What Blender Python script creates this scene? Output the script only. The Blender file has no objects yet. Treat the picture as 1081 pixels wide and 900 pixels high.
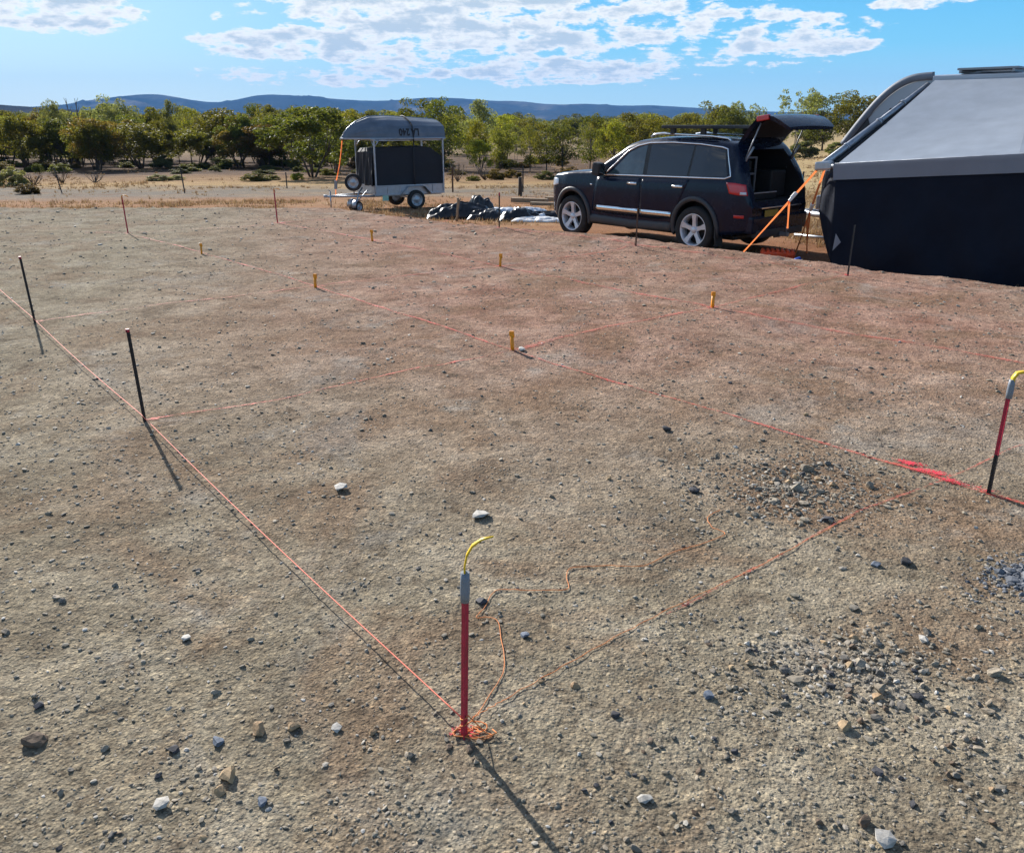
import bpy, bmesh, math, random
import numpy as np
from mathutils import Vector, Matrix, Euler

rng = np.random.default_rng(7)
random.seed(7)
SC = bpy.context.scene
COL = SC.collection
R = math.radians
PI = math.pi

# ------------------------------------------------------------------ camera numbers
F = 880.0 / 1081.0            # focal length in picture widths
PITCH = math.atan(323.0 / 880.0)
CAMZ = 1.65
SUN_AZ = R(31.5)              # to the left of +Y
SUN_EL = R(27.0)
SUN_DIR = Vector((-math.sin(SUN_AZ) * math.cos(SUN_EL), math.cos(SUN_AZ) * math.cos(SUN_EL), math.sin(SUN_EL)))

# ------------------------------------------------------------------ numpy noise
def _hash(ix, iy, seed):
    h = (ix.astype(np.int64) * 374761393 + iy.astype(np.int64) * 668265263 + seed * 1442695041) & 0xFFFFFFFF
    h = ((h ^ (h >> 13)) * 1274126177) & 0xFFFFFFFF
    h = h ^ (h >> 16)
    return (h & 0xFFFFFF) / float(0xFFFFFF)

def vnoise(x, y, seed=0):
    x = np.asarray(x, float); y = np.asarray(y, float)
    ix = np.floor(x); iy = np.floor(y)
    fx = x - ix; fy = y - iy
    ux = fx * fx * fx * (fx * (fx * 6 - 15) + 10); uy = fy * fy * fy * (fy * (fy * 6 - 15) + 10)
    a = _hash(ix, iy, seed); b = _hash(ix + 1, iy, seed); c = _hash(ix, iy + 1, seed); d = _hash(ix + 1, iy + 1, seed)
    return (a * (1 - ux) + b * ux) * (1 - uy) + (c * (1 - ux) + d * ux) * uy      # 0..1

def fbm(x, y, octv=4, seed=0, gain=.5):
    s = 0.; a = 1.; t = 0.
    for i in range(octv):
        s = s + a * (vnoise(x * 2 ** i + 17.3 * i, y * 2 ** i - 9.1 * i, seed + i) - .5); t += a; a *= gain
    return s / t * 2                                                             # about -1..1

def sstep(e0, e1, x):
    t = np.clip((np.asarray(x, float) - e0) / (e1 - e0), 0, 1)
    return t * t * (3 - 2 * t)

# ------------------------------------------------------------------ terrain
GD = np.array([0, 7, 10, 13, 16, 18.5, 27, 38, 50, 73, 130, 300, 1000, 4000, 12000.])
GZ = np.array([-.35, -.36, -.42, -.54, -.62, -.66, -1.02, -1.42, -1.75, -2.35, -3.3, -4.2, -5.5, -8, -12.])

def pad_s(x, y):
    s1 = .674 * x + .739 * y - 10.12
    s2 = y - 16.9 + .03 * x
    return np.maximum(s1, s2)

def terrain(x, y):
    x = np.asarray(x, float); y = np.asarray(y, float)
    r = np.sqrt(x * x + y * y)
    yy = np.where(y > 0, .75 * y + .25 * r, y * 0)
    g = np.interp(np.abs(yy), GD, GZ)
    ang = x / np.maximum(y, 1.)
    up = sstep(.22, .5, ang) * np.clip((y - 22) / 60., 0, 1) * 1.9
    up = up * np.exp(-np.maximum(y - 150, 0) / 250.)
    g = g + up
    g = g + fbm(x * .06, y * .06, 3, 5) * .22 * sstep(24, 60, yy)
    s = pad_s(x, y) + fbm(x * .7, y * .7, 3, 11) * .22
    return g * sstep(0, 1.15, s)

def micro(x, y):
    x = np.asarray(x, float); y = np.asarray(y, float)
    s = pad_s(x, y)
    r = np.sqrt(x * x + y * y)
    fade = 1 - sstep(30, 60, r)
    m = fbm(x * .9, y * .9, 3, 21) * .016 + fbm(x * 6, y * 6, 3, 31) * .006
    c = np.clip(fbm(x * 19, y * 19, 3, 41) - .12, 0, 1)
    m = m + c * .004 + fbm(x * 60, y * 60, 2, 51) * .0022
    rid = np.exp(-((s + .15) / .4) ** 2)
    m = m + rid * (.085 * np.exp(-((x - 1.5) / 1.5) ** 2) + .045 * np.clip(fbm(x * 4, y * 4, 3, 61), 0, 1))
    return m * fade

def ground_z(x, y):
    return float(terrain(x, y) + micro(x, y))

cp, sp = math.cos(PITCH), math.sin(PITCH)
def ray(px, py):
    u = (px - 540.5) / 880.; v = (py - 450.) / 880.
    return np.array([u, cp - v * sp, -(v * cp + sp)])        # per unit of depth
def at(px, py):
    """ground point seen at a photograph position"""
    r = ray(px, py)
    d = .5; p = None
    while d < 3000:
        q = r * d
        if q[2] + CAMZ < terrain(q[0], q[1]): break
        d *= 1.004
    return Vector((q[0], q[1], float(terrain(q[0], q[1]))))
def at_y(px, D):
    """ground point in the direction of photograph column px, D metres ahead"""
    # depth of a ground point D ahead
    z = 0.
    for _ in range(3):
        d = D * cp + (CAMZ - z) * sp
        x = (px - 540.5) / 880. * d
        z = float(terrain(x, D))
    return Vector((x, D, z))
def up_at(px, py, D):
    """point in the air at a photograph position, D metres ahead"""
    r = ray(px, py); q = r * (D / r[1])
    return Vector((q[0], q[1], q[2] + CAMZ))

# ------------------------------------------------------------------ materials
def newmat(name):
    m = bpy.data.materials.new(name); m.use_nodes = True
    nt = m.node_tree; nt.nodes.clear()
    out = nt.nodes.new('ShaderNodeOutputMaterial')
    return m, nt, out
def N(nt, t, **kw):
    n = nt.nodes.new(t)
    for k, v in kw.items(): setattr(n, k, v)
    return n
def setin(n, **kw):
    for k, v in kw.items(): n.inputs[k.replace('_', ' ')].default_value = v
def L(nt, a, b): nt.links.new(a, b)
def math_(nt, op, a, b=None, c=None, clamp=False):
    n = N(nt, 'ShaderNodeMath', operation=op, use_clamp=clamp)
    for i, v in enumerate((a, b, c)):
        if v is None: continue
        if isinstance(v, (int, float)): n.inputs[i].default_value = v
        else: L(nt, v, n.inputs[i])
    return n.outputs[0]
def mixc(nt, fac, a, b, blend='MIX'):
    n = N(nt, 'ShaderNodeMix', data_type='RGBA', blend_type=blend)
    for idx, v in ((0, fac), (6, a), (7, b)):
        if isinstance(v, (int, float)): n.inputs[idx].default_value = v
        elif isinstance(v, tuple): n.inputs[idx].default_value = (*v, 1)[:4]
        else: L(nt, v, n.inputs[idx])
    return n.outputs[2]
def noise(nt, vec, scale, detail=4, rough=.55, dist=0.):
    n = N(nt, 'ShaderNodeTexNoise'); setin(n, Scale=scale, Detail=detail, Roughness=rough, Distortion=dist)
    if vec is not None: L(nt, vec, n.inputs['Vector'])
    return n
def ramp(nt, fac, stops, interp='LINEAR'):
    n = N(nt, 'ShaderNodeValToRGB'); n.color_ramp.interpolation = interp
    e = n.color_ramp.elements
    while len(e) < len(stops): e.new(.5)
    for el, (p, c) in zip(e, stops):
        el.position = p; el.color = (*c, 1) if len(c) == 3 else c
    L(nt, fac, n.inputs[0]); return n.outputs[0]
def maprange(nt, v, a, b, c=0., d=1., smooth=True):
    n = N(nt, 'ShaderNodeMapRange', interpolation_type='SMOOTHSTEP' if smooth else 'LINEAR')
    L(nt, v, n.inputs[0])
    for i, q in enumerate((a, b, c, d)): n.inputs[i + 1].default_value = q
    return n.outputs[0]

def simple(name, col, rough=.5, metal=0., var=.12, scale=8., bump=0., coat=0., spec=.5, dirt=None, dscale=3.):
    m, nt, out = newmat(name)
    b = N(nt, 'ShaderNodeBsdfPrincipled')
    tc = N(nt, 'ShaderNodeTexCoord')
    n = noise(nt, tc.outputs['Object'], scale, 5)
    lo = tuple(c * (1 - var) for c in col); hi = tuple(min(1, c * (1 + var)) for c in col)
    c = ramp(nt, n.outputs[0], [(.3, lo), (.7, hi)])
    if dirt:
        n2 = noise(nt, tc.outputs['Object'], dscale, 6, .65)
        f = maprange(nt, n2.outputs[0], .52, .75, 0, dirt[1])
        c = mixc(nt, f, c, dirt[0])
    L(nt, c, b.inputs['Base Color'])
    rr = maprange(nt, n.outputs[0], .3, .7, max(.02, rough - .06), min(1, rough + .06))
    L(nt, rr, b.inputs['Roughness'])
    setin(b, Metallic=metal); b.inputs['Specular IOR Level'].default_value = spec
    b.inputs['Coat Weight'].default_value = coat; b.inputs['Coat Roughness'].default_value = .04
    if bump:
        bp = N(nt, 'ShaderNodeBump'); setin(bp, Strength=bump, Distance=.01)
        n3 = noise(nt, tc.outputs['Object'], scale * 6, 4); L(nt, n3.outputs[0], bp.inputs['Height'])
        L(nt, bp.outputs[0], b.inputs['Normal'])
    L(nt, b.outputs[0], out.inputs[0])
    return m

def fabric(name, col, trans=.15, rough=.8, wr=.35, wscale=2.5, var=.1, spec=.3):
    m, nt, out = newmat(name)
    b = N(nt, 'ShaderNodeBsdfPrincipled'); tr = N(nt, 'ShaderNodeBsdfTranslucent'); mx = N(nt, 'ShaderNodeMixShader')
    tc = N(nt, 'ShaderNodeTexCoord')
    n = noise(nt, tc.outputs['Object'], 3., 5)
    c = ramp(nt, n.outputs[0], [(.3, tuple(k * (1 - var) for k in col)), (.7, tuple(k * (1 + var) for k in col))])
    L(nt, c, b.inputs['Base Color']); L(nt, c, tr.inputs['Color'])
    setin(b, Roughness=rough); b.inputs['Specular IOR Level'].default_value = spec
    bp = N(nt, 'ShaderNodeBump'); setin(bp, Strength=wr, Distance=.05)
    n3 = noise(nt, tc.outputs['Object'], wscale, 5, .5, .6); L(nt, n3.outputs[0], bp.inputs['Height'])
    L(nt, bp.outputs[0], b.inputs['Normal'])
    mx.inputs[0].default_value = trans
    L(nt, b.outputs[0], mx.inputs[1]); L(nt, tr.outputs[0], mx.inputs[2]); L(nt, mx.outputs[0], out.inputs[0])
    return m

def foliage(name, cols, trans=.48, tint=(1.6, 1.6, .6)):
    m, nt, out = newmat(name)
    g = N(nt, 'ShaderNodeNewGeometry'); oi = N(nt, 'ShaderNodeObjectInfo')
    c = ramp(nt, g.outputs['Random Per Island'], [(i / (len(cols) - 1), k) for i, k in enumerate(cols)])
    hs = N(nt, 'ShaderNodeHueSaturation')
    L(nt, maprange(nt, oi.outputs['Random'], 0, 1, .485, .515, False), hs.inputs['Hue'])
    L(nt, maprange(nt, oi.outputs['Random'], 0, 1, .75, 1.25, False), hs.inputs['Value'])
    L(nt, c, hs.inputs['Color'])
    b = N(nt, 'ShaderNodeBsdfPrincipled'); tr = N(nt, 'ShaderNodeBsdfTranslucent'); mx = N(nt, 'ShaderNodeMixShader')
    L(nt, hs.outputs[0], b.inputs['Base Color']); setin(b, Roughness=.55); b.inputs['Specular IOR Level'].default_value = .08
    L(nt, mixc(nt, 1., hs.outputs[0], tint, 'MULTIPLY'), tr.inputs['Color'])
    mx.inputs[0].default_value = trans
    L(nt, b.outputs[0], mx.inputs[1]); L(nt, tr.outputs[0], mx.inputs[2]); L(nt, mx.outputs[0], out.inputs[0])
    return m

def ground_material():
    m, nt, out = newmat('ground_dirt')
    b = N(nt, 'ShaderNodeBsdfPrincipled')
    g = N(nt, 'ShaderNodeNewGeometry'); P = g.outputs['Position']
    sx = N(nt, 'ShaderNodeSeparateXYZ'); L(nt, P, sx.inputs[0]); X, Y = sx.outputs[0], sx.outputs[1]
    big = noise(nt, P, .45, 5, .6); mid = noise(nt, P, 2.3, 6, .62); fine = noise(nt, P, 14., 5, .7); grain = noise(nt, P, 95., 3, .7)
    # pad soil
    c = ramp(nt, big.outputs[0], [(.30, (.180, .152, .110)), (.5, (.250, .217, .161)), (.72, (.328, .292, .228))])
    c2 = ramp(nt, mid.outputs[0], [(.32, (.118, .091, .063)), (.5, (.256, .220, .161)), (.70, (.392, .350, .275))])
    c = mixc(nt, .55, c, c2)
    # redder soil on the right and far part of the pad
    fy = maprange(nt, Y, 2.2, 7.5); fx = maprange(nt, math_(nt, 'ADD', X, math_(nt, 'MULTIPLY', Y, .22)), -3.0, 1.8)
    fr = math_(nt, 'MULTIPLY', fy, fx)
    fr = math_(nt, 'MULTIPLY', fr, maprange(nt, big.outputs[0], .25, .6, .55, 1.))
    warm = ramp(nt, mid.outputs[0], [(.3, (.205, .108, .078)), (.5, (.318, .188, .143)), (.72, (.415, .270, .210))])
    c = mixc(nt, math_(nt, 'MULTIPLY', fr, .95), c, warm)
    # brown stains in the near part
    st = noise(nt, P, .9, 5, .65, .8)
    c = mixc(nt, math_(nt, 'MULTIPLY', maprange(nt, st.outputs[0], .46, .64, 0, .7), maprange(nt, X, -2.5, 1.2, .6, 1.)), c, (.200, .128, .082))
    bs = noise(nt, P, .7, 6, .7, .5); bs.inputs['Distortion'].default_value = 1.2
    c = mixc(nt, maprange(nt, bs.outputs[0], .53, .68, 0, .35), c, (.28, .275, .258))
    ds = noise(nt, P, 5.5, 5, .7, .4)
    c = mixc(nt, maprange(nt, ds.outputs[0], .55, .67, 0, .6), c, (.120, .092, .066))
    # pale powdery patches
    pw = noise(nt, P, 1.4, 6, .7, .3)
    c = mixc(nt, maprange(nt, pw.outputs[0], .56, .72, 0, .45), c, (.40, .385, .350))
    # outside of the pad
    s1 = math_(nt, 'SUBTRACT', math_(nt, 'ADD', math_(nt, 'MULTIPLY', X, .674), math_(nt, 'MULTIPLY', Y, .739)), 10.12)
    s2 = math_(nt, 'SUBTRACT', math_(nt, 'ADD', Y, math_(nt, 'MULTIPLY', X, .03)), 16.9)
    s = math_(nt, 'MAXIMUM', s1, s2)
    s = math_(nt, 'ADD', s, math_(nt, 'MULTIPLY', math_(nt, 'SUBTRACT', mid.outputs[0], .5), 1.6))
    outf = maprange(nt, s, .1, 1.1)
    wob = noise(nt, P, .09, 4, .6)
    yy = math_(nt, 'ADD', Y, math_(nt, 'MULTIPLY', math_(nt, 'SUBTRACT', wob.outputs[0], .5), 16.))
    band = ramp(nt, math_(nt, 'DIVIDE', yy, 160.), [
        (.09, (.250, .125, .072)), (.15, (.310, .165, .092)), (.205, (.31, .175, .100)), (.235, (.21, .178, .148)),
        (.275, (.195, .175, .145)), (.305, (.39, .270, .135)), (.34, (.28, .180, .098)), (.40, (.17, .105, .068)),
        (.55, (.170, .112, .074)), (.75, (.24, .165, .10)), (1., (.22, .175, .105))])  # tree belt stops: litter brown with the trees' shade painted in
    # straw field on the right-hand rise
    ang = math_(nt, 'DIVIDE', X, math_(nt, 'MAXIMUM', Y, 1.))
    rf = math_(nt, 'MULTIPLY', maprange(nt, ang, .20, .34), maprange(nt, Y, 19., 27.))
    straw = ramp(nt, mid.outputs[0], [(.3, (.27, .19, .10)), (.55, (.46, .36, .19)), (.75, (.56, .46, .27))])
    band = mixc(nt, math_(nt, 'MULTIPLY', rf, .85), band, straw)
    pat = noise(nt, P, .35, 7, .7)
    band = mixc(nt, maprange(nt, pat.outputs[0], .47, .70, 0, .55), band, (.42, .29, .165))
    pat2 = noise(nt, P, .8, 6, .7)
    band = mixc(nt, maprange(nt, pat2.outputs[0], .50, .70, 0, .7), band, (.20, .115, .070))
    litter_shade = math_(nt, 'MULTIPLY', maprange(nt, yy, 56., 68.), maprange(nt, yy, 150., 105.))
    litter_shade = math_(nt, 'MULTIPLY', litter_shade, maprange(nt, ang, .16, .04))
    litter_shade = math_(nt, 'MULTIPLY', litter_shade, maprange(nt, pat.outputs[0], .66, .50))
    band = mixc(nt, math_(nt, 'MULTIPLY', litter_shade, .8), band, (.085, .062, .050))      # leaf and bark litter, darkened to paint in the trees' shade
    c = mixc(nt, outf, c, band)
    # grit: every little stone its own tone
    for sc_, amt in ((34., .30), (80., .5), (190., .7)):
        v = N(nt, 'ShaderNodeTexVoronoi', feature='F1'); setin(v, Scale=sc_, Randomness=1.); L(nt, P, v.inputs['Vector'])
        sv = N(nt, 'ShaderNodeSeparateColor'); L(nt, v.outputs['Color'], sv.inputs[0])
        tone = ramp(nt, sv.outputs[0], [(0., (.42, .40, .40)), (.18, (.78, .77, .76)), (.55, (1., 1., 1.)), (.84, (1.15, 1.13, 1.08)), (1., (1.75, 1.68, 1.55))])
        c = mixc(nt, amt, c, mixc(nt, 1., c, tone, 'MULTIPLY'))
    c = mixc(nt, .6, c, mixc(nt, 1., c, ramp(nt, fine.outputs[0], [(.3, (.62, .60, .58)), (.5, (1, 1, 1)), (.72, (1.3, 1.3, 1.28))]), 'MULTIPLY'))
    L(nt, c, b.inputs['Base Color']); setin(b, Roughness=1.); b.inputs['Specular IOR Level'].default_value = .03
    # relief
    v1 = N(nt, 'ShaderNodeTexVoronoi', feature='F1'); setin(v1, Scale=70.); L(nt, P, v1.inputs['Vector'])
    v2 = N(nt, 'ShaderNodeTexVoronoi', feature='F1'); setin(v2, Scale=26.); L(nt, P, v2.inputs['Vector'])
    h = math_(nt, 'ADD', math_(nt, 'MULTIPLY', maprange(nt, v1.outputs['Distance'], .05, .6, 1, 0), .35),
              math_(nt, 'MULTIPLY', maprange(nt, v2.outputs['Distance'], .05, .42, 1, 0), .45))
    h = math_(nt, 'ADD', h, math_(nt, 'MULTIPLY', fine.outputs[0], 1.5))
    h = math_(nt, 'ADD', h, math_(nt, 'MULTIPLY', grain.outputs[0], .7))
    bp = N(nt, 'ShaderNodeBump'); setin(bp, Strength=.75, Distance=.010); L(nt, h, bp.inputs['Height'])
    L(nt, bp.outputs[0], b.inputs['Normal'])
    L(nt, b.outputs[0], out.inputs[0])
    return m

def stone_material(name, stops, per_island=True):
    m, nt, out = newmat(name)
    b = N(nt, 'ShaderNodeBsdfPrincipled')
    g = N(nt, 'ShaderNodeNewGeometry'); oi = N(nt, 'ShaderNodeObjectInfo')
    src = g.outputs['Random Per Island'] if per_island else oi.outputs['Random']
    c = ramp(nt, src, stops)
    n = noise(nt, g.outputs['Position'], 60, 5, .65)
    c = mixc(nt, .8, c, mixc(nt, 1., c, ramp(nt, n.outputs[0], [(.3, (.55, .53, .5)), (.7, (1.35, 1.3, 1.25))]), 'MULTIPLY'))
    L(nt, c, b.inputs['Base Color']); setin(b, Roughness=.8); b.inputs['Specular IOR Level'].default_value = .35
    bp = N(nt, 'ShaderNodeBump'); setin(bp, Strength=.5, Distance=.004); L(nt, n.outputs[0], bp.inputs['Height'])
    L(nt, bp.outputs[0], b.inputs['Normal'])
    L(nt, b.outputs[0], out.inputs[0]); return m

def paint_material(name, col, thr, soft=.12, scale=45.):
    """sprayed marking paint that only sits on some of the grit"""
    m, nt, out = newmat(name)
    b = N(nt, 'ShaderNodeBsdfPrincipled'); tr = N(nt, 'ShaderNodeBsdfTransparent'); mx = N(nt, 'ShaderNodeMixShader')
    g = N(nt, 'ShaderNodeNewGeometry'); uv = N(nt, 'ShaderNodeUVMap')
    sx = N(nt, 'ShaderNodeSeparateXYZ'); L(nt, uv.outputs[0], sx.inputs[0])
    edge = maprange(nt, sx.outputs[0], .08, 1., 0., 1.)          # u = 1 in the middle of a mark, 0 at its rim
    n = noise(nt, g.outputs['Position'], scale, 5, .75); n2 = noise(nt, g.outputs['Position'], 3.2, 4, .6)
    v = math_(nt, 'ADD', math_(nt, 'MULTIPLY', n.outputs[0], .65), math_(nt, 'MULTIPLY', n2.outputs[0], .35))
    v = math_(nt, 'ADD', v, math_(nt, 'MULTIPLY', math_(nt, 'SUBTRACT', edge, 1.), .20))
    f = maprange(nt, v, thr, thr + soft)
    setin(b, Roughness=.75); b.inputs['Base Color'].default_value = (*col, 1)
    L(nt, f, mx.inputs[0]); L(nt, tr.outputs[0], mx.inputs[1]); L(nt, b.outputs[0], mx.inputs[2]); L(nt, mx.outputs[0], out.inputs[0])
    return m

M = {}
M['ground'] = ground_material()
M['gravel'] = stone_material('gravel_stone', [(0, (.12, .115, .105)), (.15, (.21, .19, .155)), (.45, (.27, .24, .185)), (.75, (.33, .285, .22)), (.93, (.42, .39, .335)), (1, (.52, .51, .48))])
M['stone'] = stone_material('loose_stone', [(0, (.12, .115, .11)), (.35, (.20, .18, .15)), (.7, (.26, .22, .165)), (1, (.36, .31, .24))], False)
M['stone_pale'] = stone_material('pale_stone', [(0, (.40, .385, .35)), (1, (.50, .485, .45))], False)
M['stone_tan'] = stone_material('tan_stone', [(0, (.42, .28, .16)), (1, (.46, .34, .20))], False)
M['stone_dark'] = stone_material('dark_stone', [(0, (.045, .045, .05)), (1, (.075, .075, .085))], False)
M['stone_blue'] = stone_material('blue_stone', [(0, (.12, .15, .20)), (1, (.17, .20, .25))], False)
M['clod'] = stone_material('soil_clod', [(0, (.13, .09, .06)), (1, (.19, .14, .10))], False)
M['car'] = simple('navy_paint', (.006, .012, .030), .25, 0., .1, 5., coat=.22, spec=.2)
M['trim'] = simple('black_trim', (.018, .019, .021), .55, 0., .15, 20)
M['flare'] = simple('grey_plastic', (.045, .048, .055), .55, 0., .15, 20, dirt=((.18, .13, .10), .4))
M['glass'] = simple('tinted_glass', (.012, .015, .018), .03, 0., .1, 4., spec=.8, coat=.25)
M['glass_pale'] = simple('side_glass', (.05, .075, .08), .03, 0., .45, 5., spec=.9, coat=.5)
M['chrome'] = simple('chrome', (.82, .83, .85), .12, 1., .05)
M['alloy'] = simple('alloy_wheel', (.66, .69, .74), .35, .35, .06)
M['rubber'] = simple('tyre_rubber', (.020, .020, .021), .85, 0., .2, 12, bump=.4, dirt=((.16, .11, .08), .35))
M['red_lens'] = simple('red_lens', (.55, .012, .016), .15, 0., .1, spec=.7, coat=.5)
M['clear_lens'] = simple('clear_lens', (.62, .66, .72), .1, .1, .1, spec=.8)
M['interior'] = simple('dark_interior', (.012, .012, .014), .8, 0., .2, 8)
M['grey_metal'] = simple('grey_metal', (.26, .28, .31), .45, .6, .12, 8)
M['plate'] = simple('dull_yellow_plate', (.42, .30, .06), .5)
M['galv'] = simple('galvanised_steel', (.40, .43, .47), .42, .75, .15, 9., dirt=((.30, .24, .18), .35))
M['alu'] = simple('boat_aluminium', (.12, .155, .20), .5, .35, .2, 3., bump=.08, dirt=((.22, .22, .22), .5))
M['black_cloth'] = fabric('black_canvas', (.022, .025, .032), .04, .75, .5, 2.)
M['navy_cloth'] = fabric('black_mesh_wall', (.009, .013, .024), .02, .75, 1., 1.1, spec=.1)
M['awning'] = fabric('grey_awning_vinyl', (.34, .39, .46), .22, .6, .22, 1.2, .08)
M['awning_shadow'] = fabric('shadowed_awning_vinyl', (.25, .29, .35), .18, .6, .22, 1.2, .08)  # darker copy of the awning colour, standing in for a shadow
M['valance'] = fabric('grey_valance_vinyl', (.20, .225, .27), .10, .6, .2, 2., .05)
M['van'] = simple('caravan_panel', (.42, .45, .50), .35, 0., .04, 3., coat=.4)
M['van_dark'] = simple('caravan_black_panel', (.03, .032, .038), .45, 0., .1)
M['orange_web'] = fabric('orange_webbing', (.88, .25, .08), .55, .7, .05, 30)
M['orange_cord'] = simple('orange_cord', (.75, .24, .06), .7, 0., .15, 40)
M['pink_cord'] = simple('pink_orange_cord', (.95, .22, .13), .65, 0., .1, 40)
M['picket_black'] = simple('black_picket', (.020, .021, .024), .5, .2, .2, 15, bump=.2, dirt=((.12, .09, .07), .6), dscale=25)
M['picket_red'] = simple('red_painted_picket', (.46, .020, .050), .55, 0., .3, 25, bump=.3, dirt=((.10, .02, .025), .7), dscale=30)
M['rust'] = simple('rusty_steel', (.10, .05, .03), .8, .2, .3, 20, bump=.3)
M['tape_grey'] = simple('grey_tape', (.20, .23, .27), .5, 0., .1, 20, bump=.2)
M['yellow'] = simple('yellow_plastic', (.80, .52, .015), .45, 0., .12, 12)
M['orange_peg'] = simple('yellow_orange_plastic', (.95, .33, .01), .45, 0., .12, 12)
M['orange_board'] = simple('orange_plastic', (.80, .09, .02), .5, 0., .15, 12)
M['red_paint'] = paint_material('red_marking_paint', (.78, .03, .06), .455, .10, 85)
M['line_paint'] = paint_material('faded_red_marking_paint', (.70, .09, .06), .385, .26, 52)
M['faint_paint'] = paint_material('faint_red_marking_paint', (.60, .12, .08), .395, .3, 48)
M['wood'] = simple('weathered_wood', (.30, .22, .14), .85, 0., .3, 14, bump=.4)
M['dark_wood'] = simple('dark_old_wood', (.06, .045, .035), .9, 0., .3, 14, bump=.4)
M['bark'] = simple('bark', (.085, .066, .052), .9, 0., .35, 6., bump=.5)
M['pale_bark'] = simple('pale_bark', (.25, .21, .17), .9, 0., .3, 6., bump=.5)
M['dead'] = simple('dead_twig', (.13, .10, .075), .9, 0., .3, 6.)
M['leaf_dark'] = foliage('dark_leaves', [(.048, .059, .019), (.077, .087, .025), (.104, .108, .032), (.138, .130, .036)])
M['leaf_olive'] = foliage('olive_leaves', [(.075, .081, .023), (.119, .119, .032), (.159, .151, .038), (.202, .176, .045)])
M['leaf_bright'] = foliage('bright_leaves', [(.106, .117, .023), (.170, .176, .030), (.234, .223, .038), (.266, .234, .042)], .45)
M['leaf_rust'] = foliage('rusty_leaves', [(.069, .064, .023), (.122, .095, .034), (.165, .112, .045), (.212, .132, .059)])
M['leaf_grey'] = foliage('grey_leaves', [(.090, .101, .053), (.132, .143, .075), (.176, .181, .095), (.212, .207, .122)])
M['leaf_pale'] = foliage('pale_leaves', [(.16, .16, .09), (.24, .23, .13), (.32, .29, .18)])
M['straw'] = foliage('dry_grass', [(.20, .125, .065), (.30, .20, .105), (.42, .31, .175), (.50, .39, .24)], .25, (1.2, 1.1, .9))
M['silver_sheet'] = simple('silver_sheet', (.62, .65, .70), .35, .25, .12, 6., bump=.2)
M['black_sheet'] = simple('black_plastic_sheet', (.014, .015, .018), .32, 0., .2, 6., bump=.3)
M['hill'] = simple('hill_scrub', (.024, .028, .034), 1., 0., .6, .0016, spec=0., dirt=((.25, .21, .17), .85), dscale=.0011)
M['near_hill'] = simple('near_hill_scrub', (.040, .036, .030), 1., 0., .5, .006, spec=0.)
M['white'] = simple('white_plastic', (.75, .75, .74), .4)
M['blue'] = simple('blue_plastic', (.02, .08, .40), .4)
M['strap_black'] = simple('black_strap', (.02, .02, .024), .7)
M['mint'] = simple('pale_green_plate', (.35, .60, .50), .4)

# ------------------------------------------------------------------ object helpers
def tag(o, label=None, cat=None, group=None, kind=None):
    if label: o['label'] = label
    if cat: o['category'] = cat
    if group: o['group'] = group
    if kind: o['kind'] = kind
    return o
def empty(name, label, cat, loc=(0, 0, 0), rz=0., group=None):
    o = bpy.data.objects.new(name, None); COL.objects.link(o)
    o.location = loc; o.rotation_euler = (0, 0, rz); o.empty_display_size = .2
    return tag(o, label, cat, group)
def link_mesh(name, me, parent=None):
    o = bpy.data.objects.new(name, me); COL.objects.link(o)
    if parent is not None: o.parent = parent
    return o
def copy_tree(o, parent=None):
    c = o.copy(); COL.objects.link(c); c.parent = parent
    for ch in list(o.children): copy_tree(ch, c)
    return c

def frame_dirs(pts):
    """tangent / normal / binormal along a path"""
    P = [Vector(p) for p in pts]; out = []; up = Vector((0, 0, 1)); prev = None
    for i in range(len(P)):
        t = (P[min(i + 1, len(P) - 1)] - P[max(i - 1, 0)]).normalized()
        if prev is None:
            a = up if abs(t.z) < .95 else Vector((1, 0, 0))
            n = (a - t * a.dot(t)).normalized()
        else:
            n = prev - t * prev.dot(t)
            n = n.normalized() if n.length > 1e-6 else Vector((1, 0, 0))
        prev = n
        out.append((P[i], t, n, t.cross(n)))
    return out

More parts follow.
